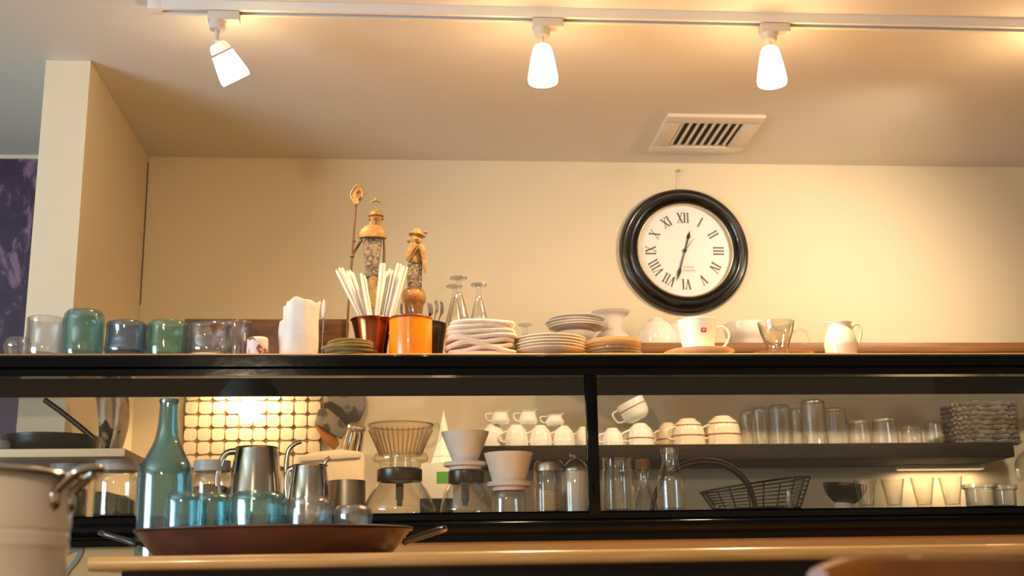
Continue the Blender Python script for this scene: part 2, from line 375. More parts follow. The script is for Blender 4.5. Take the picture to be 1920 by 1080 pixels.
# ------------------------------------------------------------------ back wall: shelves, worktop, tiles, work light
YS = 3.50
zs_up = atY(1700, 642, YS).z
XUL = atY(1012, 640, YS).x
us = obj('wall_shelf', box(XUL, 2.4, YS, D, zs_up-.03, zs_up, .003), 'shelf'); tag(us, 'upper brown wooden shelf on the back wall under the clock', 'shelf')
YL = 3.52
zs_lo = atY(1400, 832, YL).z; xs_lo = atY(868, 840, YL).x
ls = obj('wall_shelf', box(xs_lo, atY(1902, 840, YL).x, YL, D, zs_lo-.045, zs_lo, .004), 'dkshelf'); tag(ls, 'lower dark rough wooden shelf seen through the case glass', 'shelf')
ZW = 1.16
wt = thing('back_worktop', 'back worktop along the wall behind the display case', 'worktop', (0, 3.25, 0))
obj('top', box(-.83, 2.6, -.02, .549, ZW-.03, ZW, .003), 'brushed', wt); obj('body', box(-.83, 2.6, 0, .549, 0, ZW-.03), 'dkpanel', wt)
# tiles
tx0 = atY(346, 800, D).x; tx1 = atY(602, 800, D).x; tz1 = atY(470, 728, D).z; tz0 = atY(470, 878, D).z
obj('tile_bed', box(tx0-.004, tx1+.004, D-.006, D, tz0-.004, tz1+.004), 'grout', wb)
nc, nr = 10, 6; tw = (tx1-tx0)/nc; th = (tz1-tz0)/nr
tms = []
for k in range(5):
    w_ = tw*.5*(.91+.015*k); h_ = th*.5*(.90+.015*((k*3) % 5))
    pts = []
    for i in range(16):
        a = 2*PI*(i+.5)/16; c, s = math.cos(a), math.sin(a); q = 1/max(abs(c), abs(s))
        jit = 1-.08*random.random(); q = min(q, 1.3)*jit; pts.append((c*q*w_, s*q*h_))
    tms.append(prism(pts, -.006, 0))
for i in range(nc):
    for j in range(nr):
        o = bpy.data.objects.new('tile', tms[(i*7+j*3) % 5]); COL.objects.link(o); o.parent = wb
        if not o.data.materials: o.data.materials.append(M['tile'])
        o.location = (tx0+(i+.5)*tw, D-.0055, tz0+(j+.5)*th); o.rotation_euler = (random.uniform(-.02, .02), random.uniform(-.04, .04), random.uniform(-.03, .03))
# work light above the tiles (behind the case top, as its glow shows)
lx = atY(462, 720, 3.7).x
wk = thing('work_light', 'small work light on the wall above the white tiles', 'lamp', (lx, D, 1.70))
obj('housing', box(-.09, .09, -.14, 0, 0, .035, .006), 'enamel', wk); obj('diffuser', box(-.08, .08, -.13, -.02, -.006, 0), 'lampstrip', wk)
d_ = bpy.data.lights.new('work_light_glow', 'SPOT'); d_.energy = 6; d_.color = (1, .74, .42); d_.spot_size = 2.6; d_.spot_blend = .6; d_.shadow_soft_size = .03
o = bpy.data.objects.new('work_light_glow', d_); COL.objects.link(o); o.parent = wk; o.location = (0, -.08, -.012); o.rotation_euler = (.15, 0, 0)

ux = atY(1800, 880, 3.66).x
ul = thing('under_shelf_light', 'slim warm light bar under the right end of the lower shelf', 'lamp', (ux, 3.755, zs_lo-.045))
obj('housing', box(-.16, .12, -.02, .02, -.012, 0, .002), 'enamel', ul); obj('diffuser', box(-.155, .115, -.015, .015, -.015, -.012), 'lampdim', ul)
d_ = bpy.data.lights.new('shelf_glow', 'AREA'); d_.shape = 'RECTANGLE'; d_.size = .26; d_.size_y = .03; d_.energy = .3; d_.color = (1, .72, .42)
o = bpy.data.objects.new('shelf_glow', d_); COL.objects.link(o); o.parent = ul; o.location = (-.02, 0, -.017)
# ------------------------------------------------------------------ track lights
TY = 2.722
tl = thing('track_rail', 'long white ceiling track rail carrying the spotlights', 'track rail', (0, TY, H))
txl = atZ(291, 8, H).x
obj('rail', join(box(txl, 2.6, -.018, -.008, -.024, 0), box(txl, 2.6, .008, .018, -.024, 0), box(txl, 2.6, -.008, .008, -.006, 0)), 'enamel', tl)
obj('slot', box(txl+.02, 2.6, -.008, .008, -.012, -.0061), 'slot', tl)
obj('end_cap', box(txl-.012, txl+.02, -.0185, .0185, -.0245, 0, .002), 'enamel', tl)
def track_lamp(px, ytop, ybot, label, tilt=(0, 0), mat='shade', mtop='shadetop', spot=14, aim=None, X=None, ang=2.1, col=(1.0, .67, .34)):
    if X is None: X = atY(px, 60, TY).x
    t = thing('track_lamp', label, 'spotlight', (X, TY, H-.024), group='spotlights on the ceiling track')
    zt = atY(px, ytop, TY).z-(H-.024) if ytop else -.092
    ad = join(box(-.022, .052, -.015, .015, -.024, -.0005, .002), xf(lathe(solid([(.016, -.045), (.019, -.042), (.020, -.024)]), 20), T(-.0, 0, 0)))
    obj('adapter', ad, 'stemw', t)
    obj('stem', lathe(solid([(.0052, zt+.004), (.0052, -.045)]), 14), 'stemw', t)
    L_ = .098; R1, R2 = .0235, .0365
    hp = sp2([(.006, 0), (.0165, -.002), (.0225, -.010), (.0265, -.028), (.0335, -.068), (.0362, -.088), (.0345, -L_)], 4)
    rot = (tilt[1], -tilt[0], 0)
    crown = [p for p in hp if p[1] >= -.028]; low = [p for p in hp if p[1] <= -.026]
    def sh(pp): return [p for p in pp]+[(max(r-.0025, .001), z) for r, z in reversed(pp)]
    pos = (0, 0, zt)
    sd = obj('shade', lathe(sh(low), 36, closed=True), mat, t, pos, rot)
    obj('shade_crown', lathe([(0, 0)]+sh(crown), 36), mtop, t, pos, rot)
    obj('bulb', lathe(sp2([(0, -.03), (.010, -.034), (.0165, -.055), (.014, -.074), (0, -.082)], 4), 18), 'bulb', t, pos, rot)
    d = bpy.data.lights.new('lamp_beam', 'SPOT'); d.energy = spot; d.color = col; d.spot_size = ang; d.spot_blend = 1.0; d.shadow_soft_size = .028
    lo = bpy.data.objects.new('lamp_beam', d); COL.objects.link(lo); lo.parent = t
    axis = Matrix.Rotation(tilt[1], 4, 'X') if 0 else None
    from mathutils import Euler
    q = Euler(rot).to_matrix() @ Vector((0, 0, -L_-.004)); lo.location = Vector(pos)+q
    if aim is None: lo.rotation_euler = rot
    else:
        wpos = Vector((X, TY, H-.024))+Vector(pos)+q
        lo.rotation_euler = (Vector(aim)-wpos).to_track_quat('-Z', 'Y').to_euler()
    return t
track_lamp(407, 80, 150, 'track spotlight tilted to the side, leftmost of the three', tilt=(.52, .44), mat='shadeside', mtop='shadetop2', spot=10)
track_lamp(1016, 84, 163, 'upright glowing track spotlight in the middle, left of the air vent', tilt=(.0, .0), spot=24, ang=2.5)
track_lamp(1441, 88, 166, 'upright glowing track spotlight above the right of the clock', tilt=(.0, .0), spot=24, ang=2.5)
track_lamp(2010, None, None, 'track spotlight beyond the right picture edge turned to the wall', tilt=(-.45, .55), spot=25, aim=(1.18, 3.8, 1.70), X=1.66, ang=1.9, col=(1.0, .84, .62))

# ------------------------------------------------------------------ air vent
vx0 = atZ(1213, 278, H).x; vx1 = atZ(1383, 281, H).x; vy0 = 3.362; vy1 = 3.668; vx0, vx1 = .764, 1.062
vt = thing('ceiling_vent', 'square white ceiling air vent with slats above the clock', 'air vent', ((vx0+vx1)/2, (vy0+vy1)/2, H))
hw_, hd_ = (vx1-vx0)/2, (vy1-vy0)/2
bo = .052
def frm(a, b_, c, d2, z0, z1): return box(a, b_, c, d2, z0, z1, .002)
obj('frame', join(frm(-hw_, hw_, -hd_, -hd_+bo, -.012, 0), frm(-hw_, hw_, hd_-bo, hd_, -.012, 0), frm(-hw_, -hw_+bo, -hd_+bo, hd_-bo, -.012, 0), frm(hw_-bo, hw_, -hd_+bo, hd_-bo, -.012, 0)), 'ventw', vt)
obj('backing', box(-hw_+bo, hw_-bo, -hd_+bo, hd_-bo, -.001, 0), 'ventdark', vt)
sm = box(-.0042, .0042, -hd_+bo, hd_-bo, -.010, -.002)
ns = 8
for i in range(1, ns+1):
    x_ = -hw_+bo+(2*hw_-2*bo)*(i-.5)/ns-.002
    obj('slat', sm, 'ventw', vt, (x_, 0, 0), (0, .35, 0))

# ------------------------------------------------------------------ wall clock
CC = atY(1284.5, 469.5, D-.018); CR = 122*K(1285, 470, D-.018)
ck = thing('wall_clock', 'large round black-framed wall clock with Roman numerals', 'clock', (CC.x, D, CC.z))
FR = Matrix.Rotation(PI/2, 4, 'X')      # lathe axis -> towards the room (-y)
fp = sp2([(CR*.70, .0), (CR*.985, .0), (CR, .008), (CR*.985, .018), (CR*.95, .022), (CR*.93, .021), (CR*.91, .026), (CR*.86, .036), (CR*.825, .034), (CR*.79, .026), (CR*.775, .030), (CR*.76, .024), (CR*.75, .014)], 4)
obj('frame', xf(lathe(fp, 72, closed=True), FR), 'frame', ck)
obj('bezel', xf(lathe(sp2([(CR*.752, .012), (CR*.752, .024), (CR*.738, .027), (CR*.725, .023), (CR*.725, .012)], 3), 72, closed=True), FR), 'bezel', ck)
obj('dial', xf(lathe(solid([(CR*.745, .004), (CR*.745, .0125)]), 64), FR), 'dial', ck)
yd = -.0128
def stroke(p, q, w):
    p = Vector((p[0], 0, p[1])); q = Vector((q[0], 0, q[1])); t = (q-p).normalized(); n_ = Vector((-t.z, 0, t.x))*w/2
    c = [p+n_, p-n_, q-n_, q+n_]; v = [a+Vector((0, yd, 0)) for a in c]+[a+Vector((0, yd-.0006, 0)) for a in c]
    return from_vf(v, [(0, 1, 2, 3), (7, 6, 5, 4), (0, 4, 5, 1), (1, 5, 6, 2), (2, 6, 7, 3), (3, 7, 4, 0)], 40, False)
def numeral(s):
    h = CR*.155; g = CR*.05; ms = []; wd = {'I': g, 'V': g*1.9, 'X': g*1.9}; W_ = sum(wd[c] for c in s); x = -W_/2
    def ser(x_, z_): return stroke((x_-g*.36, z_), (x_+g*.36, z_), h*.05)
    for c in s:
        w = wd[c]; m_ = x+w/2
        if c == 'I': ms += [stroke((m_, -h/2), (m_, h/2), g*.42), ser(m_, h/2), ser(m_, -h/2)]
        elif c == 'V': ms += [stroke((m_-w*.34, h/2), (m_, -h/2), g*.42), stroke((m_+w*.34, h/2), (m_, -h/2), g*.18), ser(m_-w*.34, h/2), ser(m_+w*.34, h/2)]
        else: ms += [stroke((m_-w*.36, h/2), (m_+w*.36, -h/2), g*.42), stroke((m_+w*.36, h/2), (m_-w*.36, -h/2), g*.18), ser(m_-w*.36, h/2), ser(m_+w*.36, h/2), ser(m_-w*.36, -h/2), ser(m_+w*.36, -h/2)]
        x += w
    return join(*ms)
for i, s in enumerate(['XII', 'I', 'II', 'III', 'IV', 'V', 'VI', 'VII', 'VIII', 'IX', 'X', 'XI']):
    a = -2*PI*i/12; me = numeral(s); r = CR*.53
    xf(me, Matrix.Translation((r*math.sin(-a), 0, r*math.cos(a))) @ Matrix.Rotation(-a, 4, 'Y'))
    obj('numeral', me, 'ink', ck)
mt = []
for i in range(60):
    a = 2*PI*i/60; r0, r1 = CR*.648, CR*(.66 if i % 5 else .672)
    mt.append(stroke((r0*math.sin(a), r0*math.cos(a)), (r1*math.sin(a), r1*math.cos(a)), CR*.008))
obj('minute_track', join(*mt), 'faint', ck)
for zz, ww in ((-.26, .15), (-.315, .17)):
    x_ = -ww*.35; gl = []
    while x_ < ww*.75: gl.append(stroke((CR*(x_+.02), CR*zz), (CR*(x_+.037), CR*zz), CR*.03)); x_ += .028
    obj('maker_print', join(*gl), 'faint', ck)
def hand(a, L_, w, tail, y, mat='ink2', name='hand', lozenge=True):
    pts = [(-w*.3, -tail), (w*.3, -tail), (w*.35, L_*.55), (w, L_*.68), (w*.2, L_*.9), (0, L_), (-w*.2, L_*.9), (-w, L_*.68), (-w*.35, L_*.55)] if lozenge else [(-w, -tail), (w, -tail), (w*.6, L_), (-w*.6, L_)]
    me = prism(pts, y-.0008, y); xf(me, Matrix.Rotation(a, 4, 'Y')); obj(name, me, mat, ck)
hand(math.radians(16.5), CR*.34, CR*.03, CR*.03, -.0155, name='hour_hand')
hand(math.radians(197), CR*.52, CR*.028, CR*.06, -.0172, name='minute_hand')
hand(math.radians(38), CR*.24, CR*.005, CR*.0, -.0185, name='second_hand', lozenge=False)
obj('hub', xf(lathe(solid([(CR*.03, .013), (CR*.028, .0195)]), 20), FR), 'ink2', ck)
hk = atY(1273, 320, D-.01)
hook = thing('wall_hook', 'small pale hook and wire above the clock', 'hook', (hk.x, D, hk.z))
obj('pin', xf(lathe(solid([(.0035, 0), (.0035, .008), (.005, .009), (.004, .012)]), 14), FR), 'bezel', hook)
obj('wire', tube([(0, -.008, 0), (.002, -.012, -.02), (-.001, -.012, -.045), (-.006, -.01, hk and (CC.z+CR*.99-hk.z))], .0012, 6), 'stemw', hook)

# ================================================================== objects on top of the case
def turned(name, label, cat, xc, Y, z0, pts, mat, t=.0022, tb=.005, n=4, group=None, seg=36, rot=None, flute=0, nf=24, smooth=True, wob=0):
    loc, pr = prof(xc, Y, z0, pts)
    if smooth: pr = [(r, max(z, 0)) for r, z in sp2(pr, n)]
    me = lathe(hollow(pr, t, tb) if t else solid(pr), seg, flute, nf)
    if wob:
        for q in me.vertices:
            nz = mnoise.noise_vector(q.co*22+Vector((xc, Y, 0)))*wob; q.co += Vector((nz.x, nz.y, nz.z if q.co.z > .01 else 0))
    o = obj(name, me, mat, None, loc, rot); tag(o, label, cat, group); return o
G = 'tumblers along the left of the case top'
turned('glass_bowl', 'low clear glass bowl at the far left end of the case top', 'bowl', 34, 2.90, ZT, [(16, None), (24, 654), (26, 642), (20, 631)], 'cglass', t=.003)
turned('glass_tumbler', 'clear straight glass tumbler beside the tall teal one', 'glass', 86, 2.80, ZT, [(32, None), (34, 655), (34, 625), (35, 600), (35, 591)], 'cglass', t=.004, tb=.012, group=G, wob=.002)
turned('glass_tumbler', 'tall thick teal glass tumbler, tallest of the row of tumblers', 'glass', 157, 2.79, ZT, [(35, None), (37, 655), (37, 620), (37, 595), (35, 584), (31, 578)], 'teal', t=.005, tb=.014, group=G, wob=.0015)
turned('glass_tumbler', 'wavy pale blue glass tumbler between the teal and sea-green ones', 'glass', 238, 2.80, ZT, [(32, None), (38, 652), (36, 636), (36, 615), (37, 603), (34, 598)], 'blue', t=.005, tb=.016, group=G, wob=.004)
turned('glass_tumbler', 'sea-green glass tumbler with straight sides on the case top', 'glass', 313, 2.80, ZT, [(34, None), (36, 655), (36, 620), (37, 604), (35, 599)], 'tealg', t=.005, tb=.012, group=G, wob=.002)
turned('glass_tumbler', 'dented bubbly clear glass tumbler on a pale coaster', 'glass', 393, 2.80, ZT+.0045, [(37, None), (41, 650), (38, 630), (40, 612), (41, 604), (38, 601)], 'cglass', t=.006, tb=.014, group=G, wob=.006)
turned('glass_tumbler', 'dark reflecting glass tumbler in front of the wooden box', 'glass', 443, 2.87, ZT, [(28, None), (30, 650), (29, 620), (30, 604), (29, 600)], 'cglass', t=.004, tb=.010, wob=.003)
lc, pr = prof(390, 2.79, ZT, [(42, None), (46, 660), (46, 657)])
o = obj('coaster', lathe(solid([(.052, 0), (.055, .0015), (.054, .004)]), 36), 'cream', None, lc); tag(o, 'thin pale coaster under the bubbly clear tumbler', 'coaster')
# brown wooden box behind
bx0 = atY(346, 630, 2.94).x; bx1 = atY(655, 630, 2.94).x; bz = atY(500, 598, 2.93).z
wbx = thing('wooden_box', 'long low dark brown wooden box behind the tumblers', 'box', ((bx0+bx1)/2, 2.965, ZT))
hb = (bx1-bx0)/2
obj('front_board', prism([(-hb, 0), (hb-.012, 0), (hb-.006, .025), (hb, bz-ZT-.012), (hb-.008, bz-ZT), (-hb, bz-ZT)], -.035, -.027, .0015), 'box', wbx)
obj('back_board', box(-hb, hb-.01, .027, .035, 0, bz-ZT, .0015), 'box', wbx)
for s in (-1, 1): obj('end_board', box(s*(hb-.02)-.004, s*(hb-.02)+.004, -.027, .027, 0, bz-ZT-.004), 'box', wbx)
obj('base_board', box(-hb+.01, hb-.02, -.027, .027, 0, .006), 'box', wbx)
# small speckled pot
turned('ceramic_pot', 'tiny speckled white and brown ceramic pot by the wooden box', 'pot', 483, 2.78, ZT, [(19, None), (20.5, 655), (20.5, 640), (19.5, 633), (18, 631)], 'speck', t=.004, tb=.006, wob=.0012)
# ragged white paper sleeve
lc, pr = prof(561, 2.80, ZT, [(36, None), (36, 640), (38, 610), (39, 585), (36, 560)])
v, f = [], []; seg = 40; hs = []
hmax = pr[-1][1]; rb = pr[0][0]
for i in range(seg):
    a = 2*PI*i/seg; x_ = math.cos(a); back = math.sin(a)
    hgt = hmax*(1+.03*math.sin(3*a)+.02*math.sin(7*a+1)); 
    if x_ < -.72: hgt *= .66
    hs.append(hgt)
nz_ = 9
for lay in (0, 1):
    for j in range(nz_+1):
        tt = j/nz_
        for i in range(seg):
            a = 2*PI*i/seg; r = rb*(1+.05*math.sin(2.2*tt*PI+a)*tt+.04*math.sin(4*a+1.3)*tt+.03*math.sin(9*a)*tt)-lay*.0015
            v.append((r*math.cos(a), r*.72*math.sin(a), .003*lay+tt*hs[i]*(1-.002*lay)))
o_ = (nz_+1)*seg
for j in range(nz_):
    for i in range(seg):
        k = (i+1) % seg; a, b_, c, d2 = j*seg+i, j*seg+k, (j+1)*seg+k, (j+1)*seg+i
        f += [(a, b_, c, d2), (o_+d2, o_+c, o_+b_, o_+a)]
for i in range(seg): k = (i+1) % seg; f.append((nz_*seg+i, nz_*seg+k, o_+nz_*seg+k, o_+nz_*seg+i))
f += [tuple(range(seg))[::-1], tuple(range(o_, o_+seg))]
ps = thing('paper_sleeve', 'ragged white waxed paper sleeve standing beside the olive coasters', 'paper sleeve', lc)
obj('sleeve', from_vf(v, f, 60), 'wax', ps)
mf = []
for k in range(3):
    mf.append(xf(lathe(solid([(rb*.84, .004), (rb*.86, hmax*.88+.006*k)]), 24, .03, 5, sy=.66), Matrix.Rotation(k, 4, 'Z') if 0 else T(.002*k-.002, 0, 0)))
obj('paper_liner', mf[1], 'paper', ps)
# spoon standing behind the sleeve
sb = atY(604, 650, 2.89)
sp = thing('teaspoon', 'pale teaspoon leaning upright against the wooden box', 'spoon', (sb.x, 2.89, ZT))
zt_ = atY(605, 541, 2.90).z-ZT
obj('handle', tube([(0, 0, .002), (.001, .005, zt_*.5), (.001, .008, zt_*.62)], [.002, .002, .0018], 8), 'steel', sp)
obj('bowl', xf(lathe(sp2([(0, 0), (.004, .006), (.0055, .022), (.004, .04), (0, .05)], 4), 16, sy=.35), T(.0015, .009, zt_*.62-.002)), 'porc', sp)
# olive felt coasters
ORD = ['topmost', 'second from the top', 'third from the top', 'fourth from the top', 'fifth from the top', 'sixth from the top', 'seventh from the top', 'eighth from the top']
lc = atY(655, 655, 2.775); n_ = 5; hh = (atY(655, 631, 2.715).z-ZT)/n_
for k in range(n_):
    R_ = .0625*(1-.06*abs(k-1.5)); me = lathe(solid(sp2([(R_*.9, 0), (R_*.985, hh*.15), (R_, hh*.5), (R_*.985, hh*.85), (R_*.86, hh*.99)], 3)), 36)
    for q in me.vertices:
        a = math.atan2(q.co.y, q.co.x); rr = q.co.xy.length/R_
        q.co.z += 0 if k == 0 else .0012*rr*math.sin(2*a+k*1.1) if 0 < k < n_ else 0
        q.co.x *= 1+.03*math.sin(3*a+k*2); q.co.y *= 1+.03*math.sin(3*a+k*2)
    o = obj('felt_coaster', me, 'olive', None, (lc.x+.003*math.sin(k*2.3), 2.785+.003*math.cos(k*1.7), ZT+k*hh+.0012*(k > 0))); tag(o, 'olive felt coaster, %s of the small pile before the copper cup' % ORD[n_-1-k], 'coaster', 'olive felt coasters')
# copper cup and straws
lc, pr = prof(698, 2.86, ZT, [(26, None), (29, 645), (34, 615), (38, 597), (40, 592)])
cup = thing('copper_cup', 'tapered copper cup holding the paper straws', 'cup', lc)
obj('body', lathe(hollow(sp2(pr, 4), .0015, .003), 40), 'copper', cup)
obj('rim', lathe([(pr[-1][0]+.0015*math.cos(a), pr[-1][1]+.0015*math.sin(a)) for a in [2*PI*k/8 for k in range(8)]], 40, closed=True), 'copper', cup)
cx, cy, cz = lc; rtop = pr[-1][0]
straws = []
for (xa, ya, xb, n_, wd, yy) in [(636, 501, 676, 3, 5.6, -.016), (656, 505, 684, 3, 5.2, .012), (680, 514, 693, 2, 6.0, -.020), (718, 494, 707, 2, 5.6, -.012), (731, 503, 716, 3, 5.4, .006), (749, 489, 727, 2, 5.8, -.006), (760, 497, 736, 2, 5.8, -.018)]:
    for k in range(n_):
        off = (k-(n_-1)/2)*wd; straws.append((xa+off, ya+random.uniform(-4, 6)+2*abs(off)*.2, xb+off*.75, yy+(k % 2)*.004))
for k, (xa, ya, xb, yy) in enumerate(sorted(straws)):
    tp = atY(xa, ya, cy+yy); rm = atY(xb, 590, cy+yy*.9)
    d = (rm-tp)/(rm.z-tp.z); 
    zb = ZT+.008; bt = rm+d*(zb-rm.z)
    # keep the foot inside the cup
    ex = Vector((bt.x-cx, bt.y-cy)); 
    if ex.length > .022: ex = ex.normalized()*.022; bt = Vector((cx+ex.x, cy+ex.y, zb))
    L_ = tp-bt
    me = tube([Vector((0, 0, 0)), L_*.5, L_*.97, L_], [.0043, .0043, .0043, .003], 8, .8)
    o = obj('straw', me, 'paper', None, bt)
    tag(o, 'white paper-wrapped straw, number %s from the left in the copper cup' % ['one', 'two', 'three', 'four', 'five', 'six', 'seven', 'eight', 'nine', 'ten', 'eleven', 'twelve', 'thirteen', 'fourteen', 'fifteen', 'sixteen', 'seventeen', 'eighteen', 'nineteen'][k], 'straw', 'paper straws in the copper cup')
# orange cup
lc, pr = prof(770, 2.785, ZT, [(39, None), (40, 660), (40, 620), (40.5, 593)])
oc = thing('orange_cup', 'bright orange straight-sided cup with a dark rim', 'cup', lc)
obj('body', lathe(hollow(pr, .003, .004), 44), 'orange', oc)
R_ = pr[-1][0]; zt_ = pr[-1][1]
obj('rim', lathe([(R_-.0035, zt_), (R_+.0006, zt_), (R_+.0008, zt_+.003), (R_-.001, zt_+.0065), (R_-.0035, zt_+.005)], 44, closed=True), 'orangerim', oc)
# cutlery holder with forks
lc, pr = prof(798, 2.90, ZT, [(30, None), (34, 640), (38, 612), (39, 597)])
ch = turned('cutlery_holder', 'dark metal cutlery cup behind the orange cup', 'cutlery holder', 798, 2.90, ZT, [(30, None), (34, 640), (38, 612), (39, 600)], 'gunmetal', t=.002)
def fork_head(s=1):
    ms = []
    neck = tube([(0, 0, 0), (0, -.002, .012*s), (0, -.004, .02*s)], [.0022, .004, .009], 8, .35, up=(0, 1, 0)); ms.append(neck)
    for i in range(4):
        x_ = (i-1.5)*.0052; ms.append(tube([(x_*.9, -.004, .019*s), (x_, -.003, .03*s), (x_, .002, .045*s)], [.0017, .0015, .0008], 6))
    return join(*ms)
for k, (px, py, yy) in enumerate([(752, 570, .02), (770, 567, -.012), (787, 572, .018), (806, 568, -.010), (818, 564, .010), (829, 566, -.02)]):
    tip = atY(px, py, 2.90+yy); foot = Vector((lc[0]+(tip.x-lc[0])*.35, 2.90+yy*.5, ZT+.006)); dv = tip-foot; L_ = dv.length
    t = thing('fork' if k != 1 else 'dessert_spoon', '%s in the cutlery cup, %s from the left' % ('steel fork' if k != 1 else 'steel spoon', ['first', 'second', 'third', 'fourth', 'fifth', 'sixth'][k]), 'fork' if k != 1 else 'spoon', foot, dv.to_track_quat('Z', 'Y').to_euler(), 'cutlery standing in the cutlery cup')
    obj('handle', tube([(0, 0, 0), (0, 0, L_-.044)], [.0035, .0022], 8, .4, up=(0, 1, 0)), 'steel', t)
    if k != 1: obj('head', xf(fork_head(), T(0, 0, L_-.045)), 'steel', t)
    else: obj('head', xf(lathe(sp2([(0, 0), (.007, .008), (.0125, .026), (.008, .041), (0, .046)], 4), 18, sy=.35), T(0, 0, L_-.046)), 'steel', t)
# ------------------------------------------------------------------ figurines
def P3(x, y, Y, o): return atY(x, y, Y)-Vector(o)
FY = 2.935
o1 = (atY(699, 640, FY).x, FY, ZT)
k1 = K(700, 450, FY)
f1 = thing('figurine', 'tall gilded warrior figurine holding a leaf-tipped spear', 'figurine', o1)
q = lambda x, y, dy=0: P3(x, y, FY+dy, o1)
zq = lambda y: atY(700, y, FY).z-ZT
obj('pedestal', lathe(solid(sp2([(.024, 0), (.022, .01), (.012, .02), (k1*9, zq(575)), (k1*10, zq(535)), (k1*11, zq(520))], 4)), 28, sy=.8), 'gold', f1)
pb = [q(680, 447), q(717, 449), q(713, 475), q(709, 500), q(709, 522), q(685, 522), q(685, 500), q(682, 475)]
obj('robe', prism([(p.x, p.z) for p in pb], -.011, .011, .003), 'stone', f1)
cm = lathe(solid(sp2([(k1*25.5, 0), (k1*26, zq(441)-zq(447)), (k1*24, zq(434)-zq(447)), (k1*16, zq(425)-zq(447)), (k1*8, zq(421)-zq(447)), (k1*6, zq(416)-zq(447))], 4)), 32, sy=.6)
c_ = q(699, 447); obj('cape', xf(cm, T(c_.x, 0, c_.z)), 'gold', f1)
# head with face, band and crest
hc = q(705, 410)
hm = lathe(sp2([(0, -k1*16), (k1*7, -k1*14), (k1*10.5, -k1*4), (k1*11.5, k1*4), (k1*8, k1*12), (0, k1*15)], 4), 24)
for vtx in hm.vertices:
    if vtx.co.y < -k1*7 and abs(vtx.co.x) < k1*3 and -k1*6 < vtx.co.z < k1*2: vtx.co.y -= k1*3.2
obj('head', join(xf(hm, T(hc.x, 0, hc.z)), *[xf(lathe(sp2([(0, -k1*3), (k1*2.6, 0), (0, k1*3)], 3), 10), T(hc.x+s*k1*12.5, -.001, hc.z-k1)) for s in (-1, 1)],
    xf(lathe(solid([(k1*5, 0), (k1*5.5, k1*8)]), 16), T(hc.x, 0, hc.z-k1*20))), 'gold', f1)
obj('face_marks', join(*[xf(box(-k1*2, k1*2, -k1*.8, k1*.8, -k1*.7, k1*.7), T(hc.x+s*k1*4.3, -k1*10.2, hc.z+k1*1)) for s in (-1, 1)], xf(box(-k1*3, k1*3, -k1, k1*.6, -k1*.6, k1*.6), T(hc.x, -k1*8.2, hc.z-k1*9))), 'bronze', f1)
hb_ = join(xf(lathe([(k1*12.5, 0), (k1*14.5, k1*1.5), (k1*13.5, k1*5), (k1*12, k1*5)], 24, closed=True), T(hc.x, 0, hc.z+k1*3)), xf(lathe(solid(sp2([(k1*12.5, 0), (k1*12, k1*6), (k1*6, k1*11), (k1*2, k1*12)], 3)), 24), T(hc.x, 0, hc.z+k1*5)))
obj('headband', hb_, 'gold', f1)
cr_ = q(704, 381)
cres = []
for i in range(13):
    a = PI*i/12; cres.append(Vector((cr_.x+k1*10*math.cos(a), 0, cr_.z-k1*4+k1*9*math.sin(a))))
crest = thing and join(tube(cres, [k1*(.4+3.2*math.sin(PI*i/12)) for i in range(13)], 8, .6), tube([cr_+Vector((0, 0, k1*5)), cr_+Vector((0, 0, k1*11))], [k1*2, k1*.6], 8), tube([cr_+Vector((0, 0, k1*2)), hc+Vector((0, 0, k1*14))], k1*.7, 6))
obj('crest', crest, 'gold', f1)
obj('arm', tube(smoothp([q(679, 449), q(669, 465), q(660, 481, -.008)], 4), k1*2.3, 10), 'bronze', f1)
obj('arm', tube(smoothp([q(720, 450), q(720.5, 470), q(720, 492)], 4), k1*2.2, 10), 'bronze', f1)
spr = obj('spear', join(tube([q(667, 383, -.008), q(661, 470, -.008), q(652, 595, -.008), Vector((q(648, 655, -.008).x, -.008, .001))], k1*2.2, 10), xf(lathe(sp2([(0, -k1*5), (k1*4.5, 0), (0, k1*5)], 4), 12), T(*q(660.5, 481, -.008))),
    xf(lathe(sp2([(0, -k1*3), (k1*3.4, 0), (0, k1*3)], 4), 12), T(*q(664, 452, -.008))), xf(lathe(solid([(k1*3.2, -k1*2), (k1*3.2, k1*2)]), 12), T(*q(667, 384, -.008)))), 'bronze', f1)
lf = smoothp([q(667, 383, -.008), q(660, 372, -.008), q(658.5, 363, -.008), q(664, 353, -.008), q(671, 346.5, -.008), q(677, 354, -.008), q(680.5, 364, -.008), q(677, 374, -.008), q(668, 383, -.008)], 4)
obj('spear_tip', join(tube(lf, k1*1.8, 8, 1, True), prism([(p.x, p.z) for p in lf[::2]], -.009, -.007), tube(smoothp([q(671, 375, -.011), q(674, 368, -.011), q(667, 363, -.011), q(672, 356, -.011)], 4), k1*1.4, 6)), 'gold', f1)
